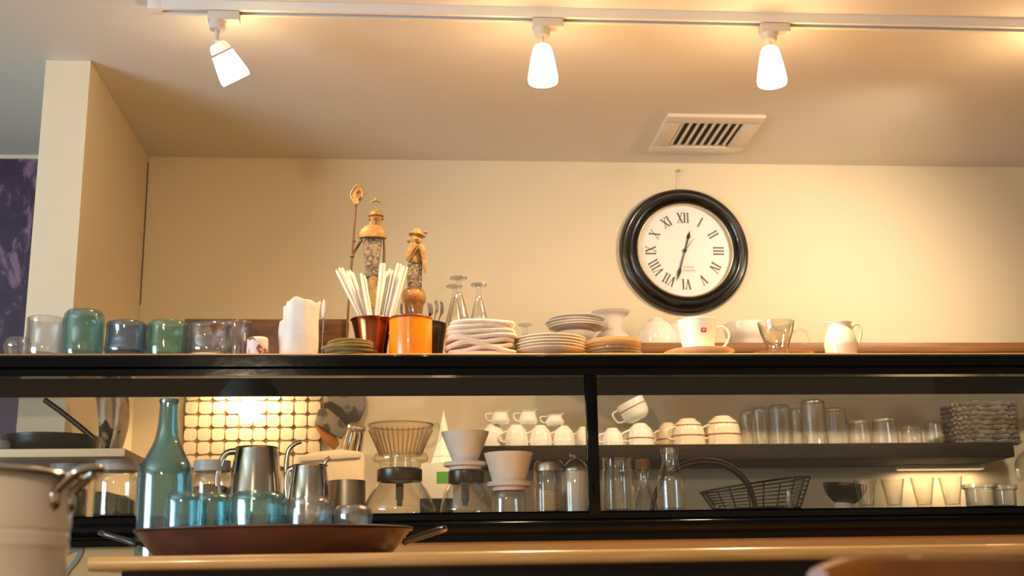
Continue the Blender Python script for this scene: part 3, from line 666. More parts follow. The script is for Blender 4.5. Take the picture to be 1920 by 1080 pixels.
# second figurine
F2 = 2.93; o2 = (atY(776, 600, F2).x, F2, ZT); k2 = K(778, 490, F2)
q = lambda x, y, dy=0: P3(x, y, F2+dy, o2)
zq = lambda y: atY(778, y, F2).z-ZT
f2 = thing('figurine', 'shorter gilded figurine with winged cape and hat on amber base', 'figurine', o2)
obj('pedestal', lathe(solid(sp2([(k2*18, 0), (k2*16, .02), (k2*12, .05), (k2*17, zq(578)), (k2*22, zq(566)), (k2*22.5, zq(553)), (k2*18, zq(544)), (k2*13, zq(541))], 4)), 32), 'amberglass', f2)
obj('pedestal_core', lathe(solid(sp2([(k2*9, .003), (k2*9, .05), (k2*15, zq(575)), (k2*18, zq(556)), (k2*10, zq(544))], 3)), 24), 'gold', f2)
pb = [q(764, 495), q(792, 495), q(791, 515), q(791, 543), q(764, 543), q(763, 518)]
obj('robe', prism([(p.x, p.z) for p in pb], -.012, .012, .003), 'stone', f2)
c_ = q(780, 496); obj('torso', xf(lathe(solid(sp2([(k2*12.5, 0), (k2*13, k2*6), (k2*11, k2*20), (k2*8, k2*32), (k2*5, k2*38)], 3)), 24, sy=.7), T(c_.x, 0, c_.z)), 'gold', f2)
obj('belt', xf(lathe(solid([(k2*13.6, 0), (k2*13.6, k2*3)]), 24, sy=.75), T(c_.x, 0, c_.z)), 'bronze', f2)
for pts in ([(776, 457), (768, 463), (762, 476), (761, 493), (768, 486), (776, 472), (784, 462)], [(784, 460), (793, 462), (799, 474), (800, 495), (799, 517), (793, 506), (790, 484)]):
    pp = [q(*a) for a in pts]; obj('cape_wing', prism([(p.x, p.z) for p in pp], -.019, -.010, .002), 'gold', f2)
obj('sash', tube(smoothp([q(784, 462, -.022), q(776, 476, -.024), q(765, 492, -.022)], 4), k2*1.6, 8), 'bronze', f2)
hc = q(781, 447); hm = lathe(sp2([(0, -k2*12), (k2*7, -k2*10), (k2*9.5, -k2*2), (k2*9, k2*6), (0, k2*11)], 4), 20)
for vtx in hm.vertices:
    if vtx.co.y < -k2*5 and abs(vtx.co.x) < k2*3 and -k2*5 < vtx.co.z < k2*2: vtx.co.y -= k2*3
obj('head', join(xf(hm, T(hc.x, 0, hc.z)), xf(lathe(solid([(k2*4.5, 0), (k2*4.5, k2*8)]), 14), T(hc.x, 0, hc.z-k2*16))), 'gold', f2)
hat = join(xf(lathe(solid(sp2([(k2*15, 0), (k2*16, k2*2), (k2*10, k2*5), (k2*8, k2*11), (k2*3, k2*15)], 4)), 24, .06, 5), Matrix.Translation(hc+Vector((0, 0, k2*5))) @ Matrix.Rotation(.18, 4, 'Y')),
    xf(lathe(sp2([(0, -k2*4), (k2*4.5, 0), (0, k2*4)], 3), 12), T(*q(798, 436, -.006))), xf(lathe(sp2([(0, -k2*4), (k2*4, 0), (0, k2*4)], 3), 12), T(*q(766, 452, -.006))))
obj('hat', hat, 'gold', f2)
obj('face_marks', join(*[xf(box(-k2*1.5, k2*1.5, -k2*.8, k2*.8, -k2*.7, k2*.7), T(hc.x+s*k2*3.6, -k2*8.4, hc.z+k2*1)) for s in (-1, 1)]), 'bronze', f2)
# ------------------------------------------------------------------ upturned stemmed glasses
def stemglass(xc, Y, z0, ytop, ybowl, rb, rf, label, yst):
    lc, pr = prof(xc, Y, z0, [(rb*.92, None), (rb, ybowl+28), (rb*.86, ybowl+10), (rb*.42, yst+6), (5, yst), (4.2, (yst+ytop)/2+2), (7, ytop+5), (rf, ytop+1.5), (rf*.97, ytop)])
    t = thing('stemmed_glass', label, 'glass', lc, group='upturned stemmed glasses')
    i_ = 3; outer = sp2(pr[:5], 4)
    bowl = [(r, z) for r, z in outer]+[(max(r-.0012, .0004), z-.001) for r, z in reversed(outer)]
    obj('bowl', lathe(bowl, 28, closed=True), 'glass', t)
    obj('stem', lathe(solid([pr[4], pr[5], (pr[6][0]*.8, pr[6][1])]), 16), 'glass', t)
    obj('foot', lathe(solid([(pr[6][0]*.8, pr[6][1]), (pr[7][0], pr[7][1]), (pr[8][0], pr[8][1]+.001)]), 28), 'cglass', t)
stemglass(860, 2.90, ZT, 517, 575, 20, 16.5, 'upturned stemmed glass nearest the figurines, tallest of them', 548)
stemglass(852, 2.985, ZT, 533, 585, 18, 16, 'upturned stemmed glass half hidden behind the tallest one', 558)
stemglass(898, 2.92, ZT, 530, 580, 17.5, 15.5, 'upturned stemmed glass standing right behind the folded towels', 556)
stemglass(985, 2.94, ZT, 606, 645, 16, 13, 'short upturned stemmed glass between towels and cream plates', 626)
# ------------------------------------------------------------------ folded towels
n_ = 8; lc = atY(900, 640, 2.80); HT = atY(900, 597, 2.745).z-ZT; hh = HT/n_
for k in range(n_):
    A = (.081 if k else .076)*(1-.05*(k > 5)); B = .052; v, f = [], []; na, nb = 44, 12
    ox = .004*math.sin(k*1.9)+.003*k/n_; 
    for j in range(nb):
        b_ = 2*PI*j/nb
        for i in range(na):
            a = 2*PI*i/na; ca, sa = math.cos(a), math.sin(a); ex = .55
            X_ = math.copysign(abs(ca)**ex, ca); Y_ = math.copysign(abs(sa)**ex, sa)
            rr = hh*.56; s_ = math.cos(b_)*rr
            wav = (.0042*math.sin(2.1*X_*1.6+k*1.3)+.0025*math.sin(4.3*X_+k*2.1+Y_))*min(k, 1)*(.35 if k == n_-1 else 1)
            v.append((ox+X_*(A-rr)+s_*ca, Y_*(B-rr)+s_*sa, hh*.5+math.sin(b_)*rr*1.02+wav))
    for j in range(nb):
        for i in range(na):
            k2_ = (i+1) % na; j2 = (j+1) % nb; f.append((j*na+i, j*na+k2_, j2*na+k2_, j2*na+i))
    top = nb//4; bot = 3*nb//4
    f.append(tuple(top*na+i for i in range(na))); f.append(tuple(bot*na+i for i in reversed(range(na))))
    me = from_vf([(p[0], p[1], max(p[2], .0003) if k == 0 else p[2]) for p in v], f, 60)
    o = obj('folded_towel', me, 'towel', None, (lc.x, 2.80, ZT+k*hh)); tag(o, 'cream folded towel, %s of the towel stack' % ORD[n_-1-k], 'towel', 'folded towels on the case top')
# ------------------------------------------------------------------ plate stacks
def plate_mesh(R_, h, th=.003, well=.62, seg=44):
    o_ = sp2([(R_*well*.9, 0), (R_*well, .0005), (R_*well*1.08, h*.25), (R_*.9, h*.78), (R_, h)], 3)
    inn = [(r, z+th) for r, z in reversed(o_)]; inn[0] = (R_-.0004, h+th*.7)
    return lathe([(0, .001)]+o_+inn+[(0, th+.001)], seg)
def stack(name, what, cat, xc, Y, z0, Rpx, ytop, n_, h, mat, group, where, well=.62, jit=.0015, ybase=None, flute=0):
    k = K(xc, ytop+15, Y); R_ = Rpx*k; X = atY(xc, ytop+15, Y).x
    Z1 = atY(xc, ytop, Y-R_).z; dz = (Z1-z0-h-.003)/max(n_-1, 1)
    me = plate_mesh(R_, h, min(.003, dz*.8), well)
    if flute: me = lathe(solid(sp2([(R_*.86, 0), (R_*.95, dz*.1), (R_, dz*.5), (R_*.985, dz*.9), (R_*.9, dz*.97)], 3)), 48, .012, 24)
    for i in range(n_):
        o = obj(name, me, mat, None, (X+random.uniform(-jit, jit), Y+random.uniform(-jit, jit), z0+i*dz+.0002*(i > 0)))
        tag(o, '%s, %s of the %s' % (what, 'only one' if n_ == 1 else ORD[n_-1-i] if i else 'lowest', where), cat, group)
stack('plate', 'cream porcelain plate', 'plate', 1030, 2.81, ZT, 68, 623, 5, .017, 'cream', 'cream plates by the towels', 'stack beside the towels', .6)
stack('glass_dish', 'brownish ribbed glass dish', 'dish', 1150, 2.81, ZT, 52, 628, 6, .006, 'smoke', 'ribbed glass dishes', 'stack in front of the plates', flute=1)
# things on the upper back shelf
ZS2 = zs_up
turned('white_bowl', 'white porcelain bowl carrying three saucers on the upper shelf', 'bowl', 1078, 3.58, ZS2, [(22, None), (24, 638), (33, 628), (38, 618)], 'porcmatte', t=.004)
zb_ = atY(1078, 617, 3.58-.07).z+.002
stack('saucer', 'greyish white saucer', 'saucer', 1078, 3.58, zb_, 53, 587, 4, .014, 'porc', 'saucers on the upper shelf', 'tilting pile on the white bowl', .5, .006)
turned('white_bowl', 'lower white bowl partly hidden right of the saucer pile', 'bowl', 1148, 3.66, ZS2, [(36, None), (35, 632), (28, 622), (20, 617)], 'porcmatte', t=.004)
o = turned('white_dish', 'white dish lying on a bowl behind the saucer pile', 'dish', 1146, 3.66, ZS2+.035, [(20, None), (24, 612), (33, 602), (37, 597)], 'porcmatte', t=.004)
o.location.z = atY(1146, 617, 3.63).z
turned('white_bowl', 'upturned white bowl on the shelf left of the logo cup', 'bowl', 1232, 3.62, ZS2, [(39, None), (39, 634), (36, 618), (27, 604), (16, 598), (14, 596)], 'porc', t=.004, group='upturned bowls on the upper shelf')
turned('white_bowl', 'upturned white bowl half hidden behind the logo cup', 'bowl', 1262, 3.70, ZS2, [(28, None), (28, 636), (26, 622), (18, 610), (10, 606)], 'porc', t=.004)
turned('white_bowl', 'wide shallow white bowl on the shelf behind the glass cup', 'bowl', 1400, 3.62, ZS2, [(26, None), (32, 636), (40, 622), (43, 610), (43, 600)], 'porc', t=.004)
# ------------------------------------------------------------------ logo cup and saucer
def ring_handle(pts, r, flat=1.0, n=6, seg=12): return tube(smoothp(pts, n), r, seg, flat)
lc, pr = prof(1310, 2.83, ZT, [(34, None), (52, 655), (66, 650), (68, 648)])
sc_ = obj('saucer', lathe([(0, .0)]+sp2([(.042, 0), (.046, .002), (.064, .010), (.083, .0195), (.084, .021)], 3)+sp2([(.082, .0212), (.062, .0135), (.045, .0066), (.03, .006), (0, .006)], 3), 48), 'cream', None, lc); tag(sc_, 'white saucer under the cup with the red logo', 'saucer')
zc = ZT+.0063
lc2, pr = prof(1308, 2.83, zc, [(28, None), (30, 646), (33, 630), (35.5, 612), (37.5, 594)])
cp = thing('coffee_cup', 'white porcelain cup with a small red square logo', 'cup', lc2)
pr = sp2(pr, 4); obj('body', lathe(hollow(pr, .003, .005), 48), 'porc', cp)
Rt = pr[-1][0]; Ht = pr[-1][1]
def rat(z): 
    for (a, za), (b_, zb2) in zip(pr, pr[1:]):
        if za <= z <= zb2: return a+(b_-a)*(z-za)/max(zb2-za, 1e-6)
    return pr[-1][0]
obj('handle', ring_handle([(rat(Ht*.80)-.002, 0, Ht*.80), (Rt+.012, 0, Ht*.84), (Rt+.026, 0, Ht*.72), (Rt+.026, 0, Ht*.52), (Rt+.012, 0, Ht*.30), (rat(Ht*.16)-.002, 0, Ht*.14)], .0042, .8), 'porc', cp)
def decal(pts2, zc_, th0, off):
    """flat print wrapped on the cup wall: pts2 in (u along the wall, w up)"""
    v = []
    for u, w in pts2:
        r = rat(zc_+w)+off; a = th0+u/r; v.append((r*math.sin(a), -r*math.cos(a), zc_+w))
    n = len(v); return v, n
def decal_mesh(outl, zc_, th0, off):
    v, n = decal(outl, zc_, th0, off); v2, _ = decal(outl, zc_, th0, off-.0006)
    return from_vf(v+v2, [tuple(range(n)), tuple(range(2*n-1, n-1, -1))]+[(i, (i+1) % n, n+(i+1) % n, n+i) for i in range(n)], 40, False)
a_ = .0068; rr_ = []
for sx_, sy_, s0 in ((1, 1, 0), (-1, 1, 1), (-1, -1, 2), (1, -1, 3)):
    for i in range(4): an = s0*PI/2+i*PI/6; rr_.append((sx_*a_*.62+a_*.38*math.cos(an), sy_*a_*.42+a_*.38*math.sin(an)))
lg = obj('logo', decal_mesh(rr_, Ht*.66, .09, .0007), 'red', cp)
gl = []
for pts in ([(-.0032, -.003), (-.0022, -.003), (-.0022, .003), (-.0032, .003)], [(-.0022, .002), (.0022, .002), (.0030, .001), (.0030, .0026), (.002, .003), (-.0022, .003)], [(.0022, .002), (.0032, .002), (.0032, -.0008), (.0022, -.0008)], [(-.0022, -.0012), (.0028, -.0012), (.0028, -.0002), (-.0022, -.0002)]):
    gl.append(decal_mesh(pts, Ht*.66, .09, .0013))
obj('logo_glyph', join(*gl), 'whiteprint', lg)
# glass cup and saucer
lc, pr = prof(1465, 2.82, ZT, [(34, None), (60, 652)])
gs = obj('glass_saucer', lathe([(0, 0)]+sp2([(.034, 0), (.05, .005), (.073, .0135), (.075, .015)], 3)+sp2([(.073, .0155), (.05, .0078), (.034, .0035), (0, .0035)], 3), 44), 'glass', None, lc); tag(gs, 'clear glass saucer under the small glass cup', 'saucer')
zc = ZT+.0037
lc2, pr = prof(1456, 2.82, zc, [(21, None), (20, 650), (24, 636), (30, 617), (34, 600), (34.5, 597)])
gc = thing('glass_cup', 'double-walled clear glass espresso cup with ring handle', 'cup', lc2)
po = sp2(pr, 4); Rt, Ht = po[-1]
obj('outer_wall', lathe(hollow(po, .0014, .002), 40), 'plastic', gc)
obj('inner_wall', lathe(sp2([(Rt-.002, Ht), (Rt*.88, Ht*.72), (Rt*.66, Ht*.50), (Rt*.3, Ht*.36), (0, Ht*.33)], 4)+sp2([(0, Ht*.36), (Rt*.3, Ht*.39), (Rt*.62, Ht*.52), (Rt*.85, Ht*.74), (Rt-.0035, Ht)], 4), 40), 'glass', gc)
hp_ = [(Rt*.95+.0165+.0185*math.cos(a), 0, Ht*.58+.0195*math.sin(a)) for a in [math.radians(140-280*i/14) for i in range(15)]]
obj('handle', tube(hp_, .0036, 10), 'plastic', gc)
# creamer
lc, pr = prof(1575, 2.84, ZT, [(27, None), (30, 652), (31, 640), (27.5, 625), (22.5, 612), (22, 604), (23.5, 601)])
jg = thing('creamer_jug', 'small white porcelain creamer jug at the right of the case top', 'jug', lc)
po = sp2(pr, 4); me = lathe(hollow(po, .0026, .005), 40)
Rt, Ht = po[-1]
for q_ in me.vertices:
    w_ = max(0, (q_.co.z-Ht*.72)/(Ht*.28)); a = math.atan2(q_.co.y, q_.co.x); dd = abs(abs(a)-PI)
    if dd < .7: s = (math.cos(dd/.7*PI/2)**2)*w_**1.6; q_.co.x -= .0125*s; q_.co.z += .001*s; q_.co.y *= 1-.45*s
obj('body', me, 'porc', jg)
obj('handle', tube(smoothp([(Rt-.002, 0, Ht*.80), (Rt+.006, 0, Ht*.96), (Rt+.018, 0, Ht*.96), (Rt+.023, 0, Ht*.80), (Rt+.017, 0, Ht*.52), (Rt+.006, 0, Ht*.26)], 6), .0034, 12, .8), 'porc', jg)

# ================================================================== inside the display case
Yc = 2.84
def contents(name, label, cat, loc, R_, h, mat, dome=.01, ang=0):
    me = lathe(solid(sp2([(R_*.96, 0), (R_, .004), (R_, h*.6), (R_*.98, h)], 2)+[(R_*.5, h+dome)]), 28)
    for q in me.vertices:
        if q.co.z > .02: q.co.z += ang*q.co.x+.0015*mnoise.noise(q.co*120)
    o = obj(name, me, mat, None, loc); return tag(o, label, cat, kind='stuff')
def jar(xc, Y, ylid, ybody, rw, rl, label, what, mat, clabel, fill, ang=0):
    lc, pr = prof(xc, Y, ZF, [(rw*.94, None), (rw, 965), (rw, 930), (rw, ybody+26), (rw*.94, ybody+14), (rw*.84, ybody+8), (rw*.84, ybody)])
    t = thing('storage_jar', label, 'jar', lc, group='lidded storage jars in the case')
    obj('body', lathe(hollow([(r, max(z, 0)) for r, z in sp2(pr, 3)], .003, .006), 36), 'glass', t)
    z1 = pr[-1][1]; k = K(xc, ylid, Y); z2 = atY(xc, ylid, Y-rl*k).z-ZF
    obj('lid', lathe(solid(sp2([(rl*k*.98, z1-.006), (rl*k, z1-.003), (rl*k, z2-.003), (rl*k*.95, z2), (rl*k*.5, z2+.0005)], 3)), 40, .006, 60), 'lidw', t)
    if mat: contents(what, clabel, what.replace('_', ' '), (lc[0], lc[1], ZF+.0065), pr[2][0]-.0035, (pr[3][1])*fill, mat, .006, ang)
jar(130, 2.93, 862, 876, 36, 36, 'grey-lidded glass jar with olive contents beside the white pot', 'dried_tea', 'tea', 'dried olive green tea filling the jar by the pot', .75)
jar(217, 2.86, 860, 876, 40, 39, 'grey-lidded glass jar with black coffee beans left of the bottle', 'coffee_beans', 'beans', 'black coffee beans heaped in the lidded jar', .55, -.25)
jar(396, 2.88, 861, 877, 36, 34, 'grey-lidded glass jar right behind the teal bottle neck', 'brown_grain', 'grain', 'brown grain in the jar behind the teal glasses', .8)
def kettle(xc, Y, pts, label, spout, sr, handle, hmat='steel'):
    lc, pr = prof(xc, Y, ZF, pts)
    t = thing('pouring_kettle', label, 'kettle', lc, group='steel pouring kettles')
    po = [(r, max(z, 0)) for r, z in sp2(pr, 4)]
    obj('body', lathe(hollow(po, .0012, .003), 44), 'steel', t)
    Rt, Ht = po[-1]
    obj('rim', lathe([(Rt+.0022*math.cos(a), Ht+.0022*math.sin(a)) for a in [2*PI*k/8 for k in range(8)]], 44, closed=True), 'steel', t)
    sp_ = [atY(x, y, Y-.01)-Vector(lc) for x, y in spout]; sp_[0] = Vector((pr[0][0]*.7, -.01, sp_[0].z))
    n_ = 6; path = smoothp(sp_, n_); m_ = len(path)
    obj('spout', tube(path, [sr*(1.25-.45*i/(m_-1)) for i in range(m_)], 12), 'steel', t)
    if handle: obj('handle', tube(smoothp([atY(x, y, Y)-Vector(lc) for x, y in handle], 6), .0045, 10, 1.5), hmat, t)
kettle(480, 2.85, [(52, None), (52, 955), (49, 920), (44, 870), (39, 840), (39, 836)], 'tall polished steel pouring kettle with high gooseneck spout', [(515, 945), (532, 944), (537, 915), (537, 870), (541, 845), (552, 833), (565, 828)], .0058, [(442, 846), (428, 848), (418, 858), (410, 880), (408, 910), (418, 935), (428, 940)])
kettle(580, 2.80, [(40, None), (40, 955), (38, 920), (34, 885), (32, 873), (32, 870)], 'small steel pouring kettle with short curved spout', [(600, 945), (606, 935), (607, 905), (607, 880), (611, 864), (619, 858)], .0052, [(549, 878), (541, 884), (538, 905), (540, 930), (545, 940)])
turned('steel_canister', 'plain brushed steel canister right of the small kettle', 'canister', 650, 2.88, ZF, [(35, None), (35, 960), (35, 930), (35, 903), (34.5, 899)], 'brushed', t=.0015, smooth=False)
# servers and drippers
def server(xc, Y, label, yband0, yband1, rband, rbody, gl='glass', handle=None):
    lc, pr = prof(xc, Y, ZF, [(rbody*.93, None), (rbody, 955), (rbody*.95, 940), (rband*1.25, yband1+18), (rband*.98, yband1), (rband*.94, yband0)])
    t = thing('coffee_server', label, 'coffee server', lc, group='glass coffee servers')
    po = [(r, max(z, 0)) for r, z in sp2(pr, 4)]
    obj('body', lathe(hollow(po, .0022, .003), 44), gl, t)
    k = K(xc, yband0, Y); z0_, z1_ = pr[-2][1], pr[-1][1]
    obj('band', lathe([(rband*k, z0_-.002), (rband*k*1.03, z0_), (rband*k*1.03, z1_-.002), (rband*k*.97, z1_)]+[(rband*k*.93, z1_), (rband*k*.93, z0_-.002)], 40, closed=True), 'gunmetal', t)
    hx = rband*k*1.02
    hm = 'iron' if handle else 'gunmetal'
    obj('handle', tube(smoothp([(0, hx, z1_-.006), (0, hx+.02, z1_-.008), (0, hx+.028, z1_*.6), (0, hx+.024, z1_*.28)], 5), .007, 10, 1.3), 'iron', t)
    obj('clip', box(-.009, .009, -.003, .003, -.040, 0, .002), 'iron', t, (0, hx+.004, z0_))
    return lc, pr
lc, pr = server(749, 2.86, 'wide glass coffee server under the clear ribbed dripper', 876, 898, 41, 68)
z0d = ZF+pr[-1][1]+.0015
def dripper(xc, Y, z0, ytop, ycone, ybase, rt, rb_, rbase, label, mat, handle=None, ribs=0):
    k = K(xc, ytop, Y); zt = atY(xc, ytop, Y-rt*k).z-z0; zb_ = max(atY(xc, ycone, Y).z-z0, .008)
    t = thing('coffee_dripper', label, 'coffee dripper', (atY(xc, (ytop+ycone)/2, Y).x, Y, z0), group='pour-over drippers on servers')
    cone = [(rb_*k, zb_-.004), (rb_*k*1.04, zb_), (rt*k*.985, zt-.003), (rt*k, zt)]
    th = .0035
    m_ = lathe(cone+[(r-th, z) for r, z in reversed(cone)], 160 if ribs else 44, .014 if ribs else 0, 32, closed=True)
    obj('cone', m_, mat, t)
    obj('base_plate', lathe([(rb_*k*.5, 0), (rbase*k*.72, 0), (rbase*k*.75, zb_*.35), (rbase*k*.97, zb_*.5), (rbase*k, zb_*.75), (rbase*k*.95, zb_), (rb_*k, zb_), (rb_*k*.5, zb_*.9)], 44, closed=True), mat, t)
    if handle: obj('handle', tube(smoothp([atY(x, y, Y)-Vector((atY(xc, (ytop+ycone)/2, Y).x, Y, z0)) for x, y in handle], 6), .0036, 10, 1.2), mat, t)
    return t
d1_ = dripper(751, 2.86, z0d, 787, 852, 868, 61, 39, 52, 'clear ribbed plastic coffee dripper with loop handle', 'plastic', [(806, 802), (818, 797), (826, 806), (823, 823), (810, 834), (797, 838)], 1)
k_ = K(751, 787, 2.86); za = max(atY(751, 852, 2.86).z-z0d, .008)+.002; zb2 = atY(751, 789, 2.86-61*k_).z-z0d
obj('rim', lathe([(61*k_+.0014*math.cos(a), zb2-.001+.0014*math.sin(a)) for a in [2*PI*i/8 for i in range(8)]], 48, closed=True), 'ribplastic', d1_)
obj('ribs', join(*[tube([(39*k_*1.02*math.cos(a), 39*k_*1.02*math.sin(a), za), (60*k_*math.cos(a), 60*k_*math.sin(a), zb2-.012)], .0011, 5) for a in [2*PI*(i+.5)/36 for i in range(36)]]), 'ribplastic', d1_)
lc, pr = server(874, 2.86, 'glass coffee server under the taller white dripper', 880, 902, 33, 49)
dripper(872, 2.86, ZF+pr[-1][1]+.0015, 805, 867, 878, 45, 22, 41, 'taller white ceramic coffee dripper next to the clear one', 'porcmatte')
lc, pr = prof(953, 2.83, ZF, [(33, None), (33, 955), (33, 935), (33, 925), (31, 919)])
turned('glass_beaker', 'straight glass beaker under the lower white dripper', 'beaker', 953, 2.83, ZF, [(33, None), (33, 955), (33, 935), (32, 922), (31, 920)], 'glass', t=.002, smooth=False)
dd = dripper(954, 2.83, ZF+pr[-1][1]+.001, 845, 904, 915, 46, 30, 42, 'lower white ceramic coffee dripper with small dark mark', 'porcmatte')
k = K(954, 870, 2.83)
obj('mark', xf(lathe(solid([(.006, 0), (.006, .0012)]), 20, sx=1, sy=.7), Matrix.Translation((.022, -.0405, .060)) @ Matrix.Rotation(.5, 4, 'Z') @ Matrix.Rotation(PI/2-.25, 4, 'X')), 'greyc', dd)
# sugar jars by the post
def shaker(xc, rw, ytop, ylid, label, mat, clabel, fill, lidk, nm, Y=2.83):
    lc, pr = prof(xc, Y, ZF, [(rw, None), (rw, 950), (rw, 920), (rw, ylid+8), (rw*.95, ylid)])
    t = thing('sugar_jar', label, 'jar', lc, group='sugar jars beside the middle post')
    obj('body', lathe(hollow(pr, .003, .005), 72, .012, 18), 'glass', t)
    k = K(xc, ylid, Y); z1 = pr[-1][1]; z2 = atY(xc, ytop, Y).z-ZF; r = rw*k*.98
    if lidk: lid = sp2([(r, z1-.002), (r, z1+.004), (r*.8, z1+(z2-z1)*.5), (r*.45, z2-.003), (r*.3, z2)], 3)
    else: lid = sp2([(r, z1-.002), (r, z1+.004), (r*.95, z1+(z2-z1)*.7), (r*.8, z2)], 3)
    obj('lid', lathe(solid(lid), 36), 'brushed', t)
    if lidk: obj('spout', tube(smoothp([(0, 0, z2-.002), (-.004, -.004, z2+.006), (-.012, -.006, z2+.007)], 4), .004, 10), 'steel', t)
    contents(nm, clabel, 'sugar', (lc[0], lc[1], ZF+.006), pr[0][0]-.005, pr[2][1]*fill, mat, .003, -.1)
shaker(1030, 29, 864, 880, 'ribbed glass sugar jar with flat metal lid left of the post', 'bsugar', 'pale brown sugar half filling the ribbed jar', .9, False, 'brown_sugar')
shaker(1080, 26, 860, 880, 'glass sugar pourer with domed metal lid touching the post', 'sugar', 'white sugar filling the glass pourer', 1.9, True, 'white_sugar')
lc, pr = prof(1158, 2.82, ZF, [(29, None), (30, 950), (30, 900), (29, 882), (27, 874), (28, 868), (27, 862), (28, 857)])
rj = obj('ribbed_jar', lathe(hollow([(r, max(z, 0)) for r, z in pr], .003, .008), 72, .014, 20), 'glass', None, lc); tag(rj, 'open ribbed glass jar just right of the middle post', 'jar')
lc, pr = prof(1207, 2.86, ZF, [(26, None), (27, 958), (22, 940), (12, 915), (10.5, 890), (13, 878), (14, 873)])
cv = thing('glass_carafe', 'small flared glass carafe with cork stopper', 'carafe', lc)
obj('body', lathe(hollow([(r, max(z, 0)) for r, z in sp2(pr, 4)], .002, .004), 36), 'glass', cv)
r_ = pr[-1][0]; obj('stopper', lathe(solid([(r_*.8, pr[-1][1]-.008), (r_*1.02, pr[-1][1]+.004), (r_*1.0, pr[-1][1]+.016)]), 24), 'cork', cv)
lc, pr = prof(1258, 2.80, ZF, [(25.5, None), (26.5, 955), (26.5, 905), (25, 890), (19, 878), (16.5, 868), (16.5, 850)])
bt_ = thing('clear_bottle', 'clear empty glass bottle before the black hoop', 'bottle', lc)
po = [(r, max(z, 0)) for r, z in sp2(pr, 4)]; obj('body', lathe(hollow(po, .0025, .008), 36), 'glass', bt_)
r_, z_ = po[-1]; z2 = atY(1256, 838, 2.8-.02).z-ZF
obj('neck_finish', lathe([(r_, z_), (r_*1.06, z_+.002), (r_*1.0, z_+.005), (r_*1.07, z_+.009), (r_*1.0, z_+.012), (r_*1.04, z2-.002), (r_*.95, z2), (r_*.8, z2), (r_*.8, z_)], 32, closed=True), 'cglass', bt_)
# black hoop (pan standing on its edge)
hY = 2.94
hp = [atY(x, y, hY) for x, y in ((1222, 968), (1228, 930), (1245, 897), (1275, 876), (1312, 866), (1350, 869), (1380, 884), (1402, 908), (1414, 940), (1417, 968))]
b0 = Vector(((hp[0].x+hp[-1].x)/2, hY, ZF))
for i in (0, -1): hp[i].z = ZF+.008
hoop = thing('black_hoop', 'thick black curved hoop standing behind the clear bottle', 'hoop', b0)
pp = smoothp([p-b0 for p in hp], 5); obj('arch', tube(pp, [.0055+.0035*math.sin(PI*i/(len(pp)-1)) for i in range(len(pp))], 12), 'ironshine', hoop)
obj('foot_bar', tube([(pp[0].x, 0, .006), (pp[-1].x, 0, .006)], .0055, 10), 'ironshine', hoop)
# wire basket, tipped
bY = 2.83
bl = atY(1420, 965, bY); bk = thing('wire_basket', 'black wire basket tipped to the left on the case floor', 'basket', (bl.x, bY, ZF))
kb = K(1420, 930, bY)
def ell(rx, ry, cx_, cz_, tx, n=40): return [Vector((cx_+rx*math.cos(a), ry*math.sin(a), cz_+tx*rx*math.cos(a))) for a in [2*PI*i/n for i in range(n)]]
lo = (kb*82, kb*62, kb*0, .006, .02); hi = (kb*105, kb*80, kb*0, kb*50, .13)
def lerp(t): return tuple(a+(b_-a)*t for a, b_ in zip(lo, hi))
for i in range(8):
    t = i/7; obj('wire_ring' if i < 7 else 'rim', tube(ell(*lerp(t)), .0011 if 0 < i < 7 else .0024, 6, closed=True), 'iron', bk)
for i in range(10):
    a = 2*PI*i/10+.25; A = lo; p = Vector((A[2]+A[0]*math.cos(a), A[1]*math.sin(a), A[3]+A[4]*A[0]*math.cos(a))); B_ = hi
    q2 = Vector((B_[2]+B_[0]*math.cos(a), B_[1]*math.sin(a), B_[3]+B_[4]*B_[0]*math.cos(a))); obj('strut', tube([p, q2], .0019, 6), 'iron', bk)
for i in range(-3, 4): y_ = kb*62*i/4; xx = kb*82*math.sqrt(1-(i/4)**2); obj('floor_wire', tube([(-xx, y_, .006-.02*xx), (xx, y_, .006+.02*xx)], .0012, 6), 'iron', bk)
# small glass cones in front of the basket
turned('flared_glass', 'tiny flared clear glass upturned before the wire basket', 'glass', 1479, 2.745, ZF, [(17, None), (13, 956), (7, 942), (5, 925), (6, 918)], 'cglass', t=.0018, tb=.003)
turned('flared_glass', 'tiny low clear glass at the left foot of the basket', 'glass', 1345, 2.745, ZF, [(13, None), (10, 960), (5, 953), (4, 948)], 'cglass', t=.0015, tb=.003)
# black ladle bowl tilted
lb = thing('black_bowl', 'small shiny black bowl tipped left of the shot glasses', 'bowl', (atY(1582, 930, 2.90).x, 2.90, ZF), (0, 0, 0))
kk = K(1582, 930, 2.9); pr = sp2([(kk*14, 0), (kk*28, kk*10), (kk*38, kk*24), (kk*42, kk*36)], 4)
zz = .019
obj('bowl', xf(lathe(hollow(pr, .002, .003), 36), Matrix.Translation((0, 0, zz)) @ Matrix.Rotation(.12, 4, 'Y')), 'ironshine', lb)
obj('foot', lathe(solid([(kk*26, 0), (kk*20, .006), (kk*16, zz+.006)]), 28), 'porcmatte', lb)
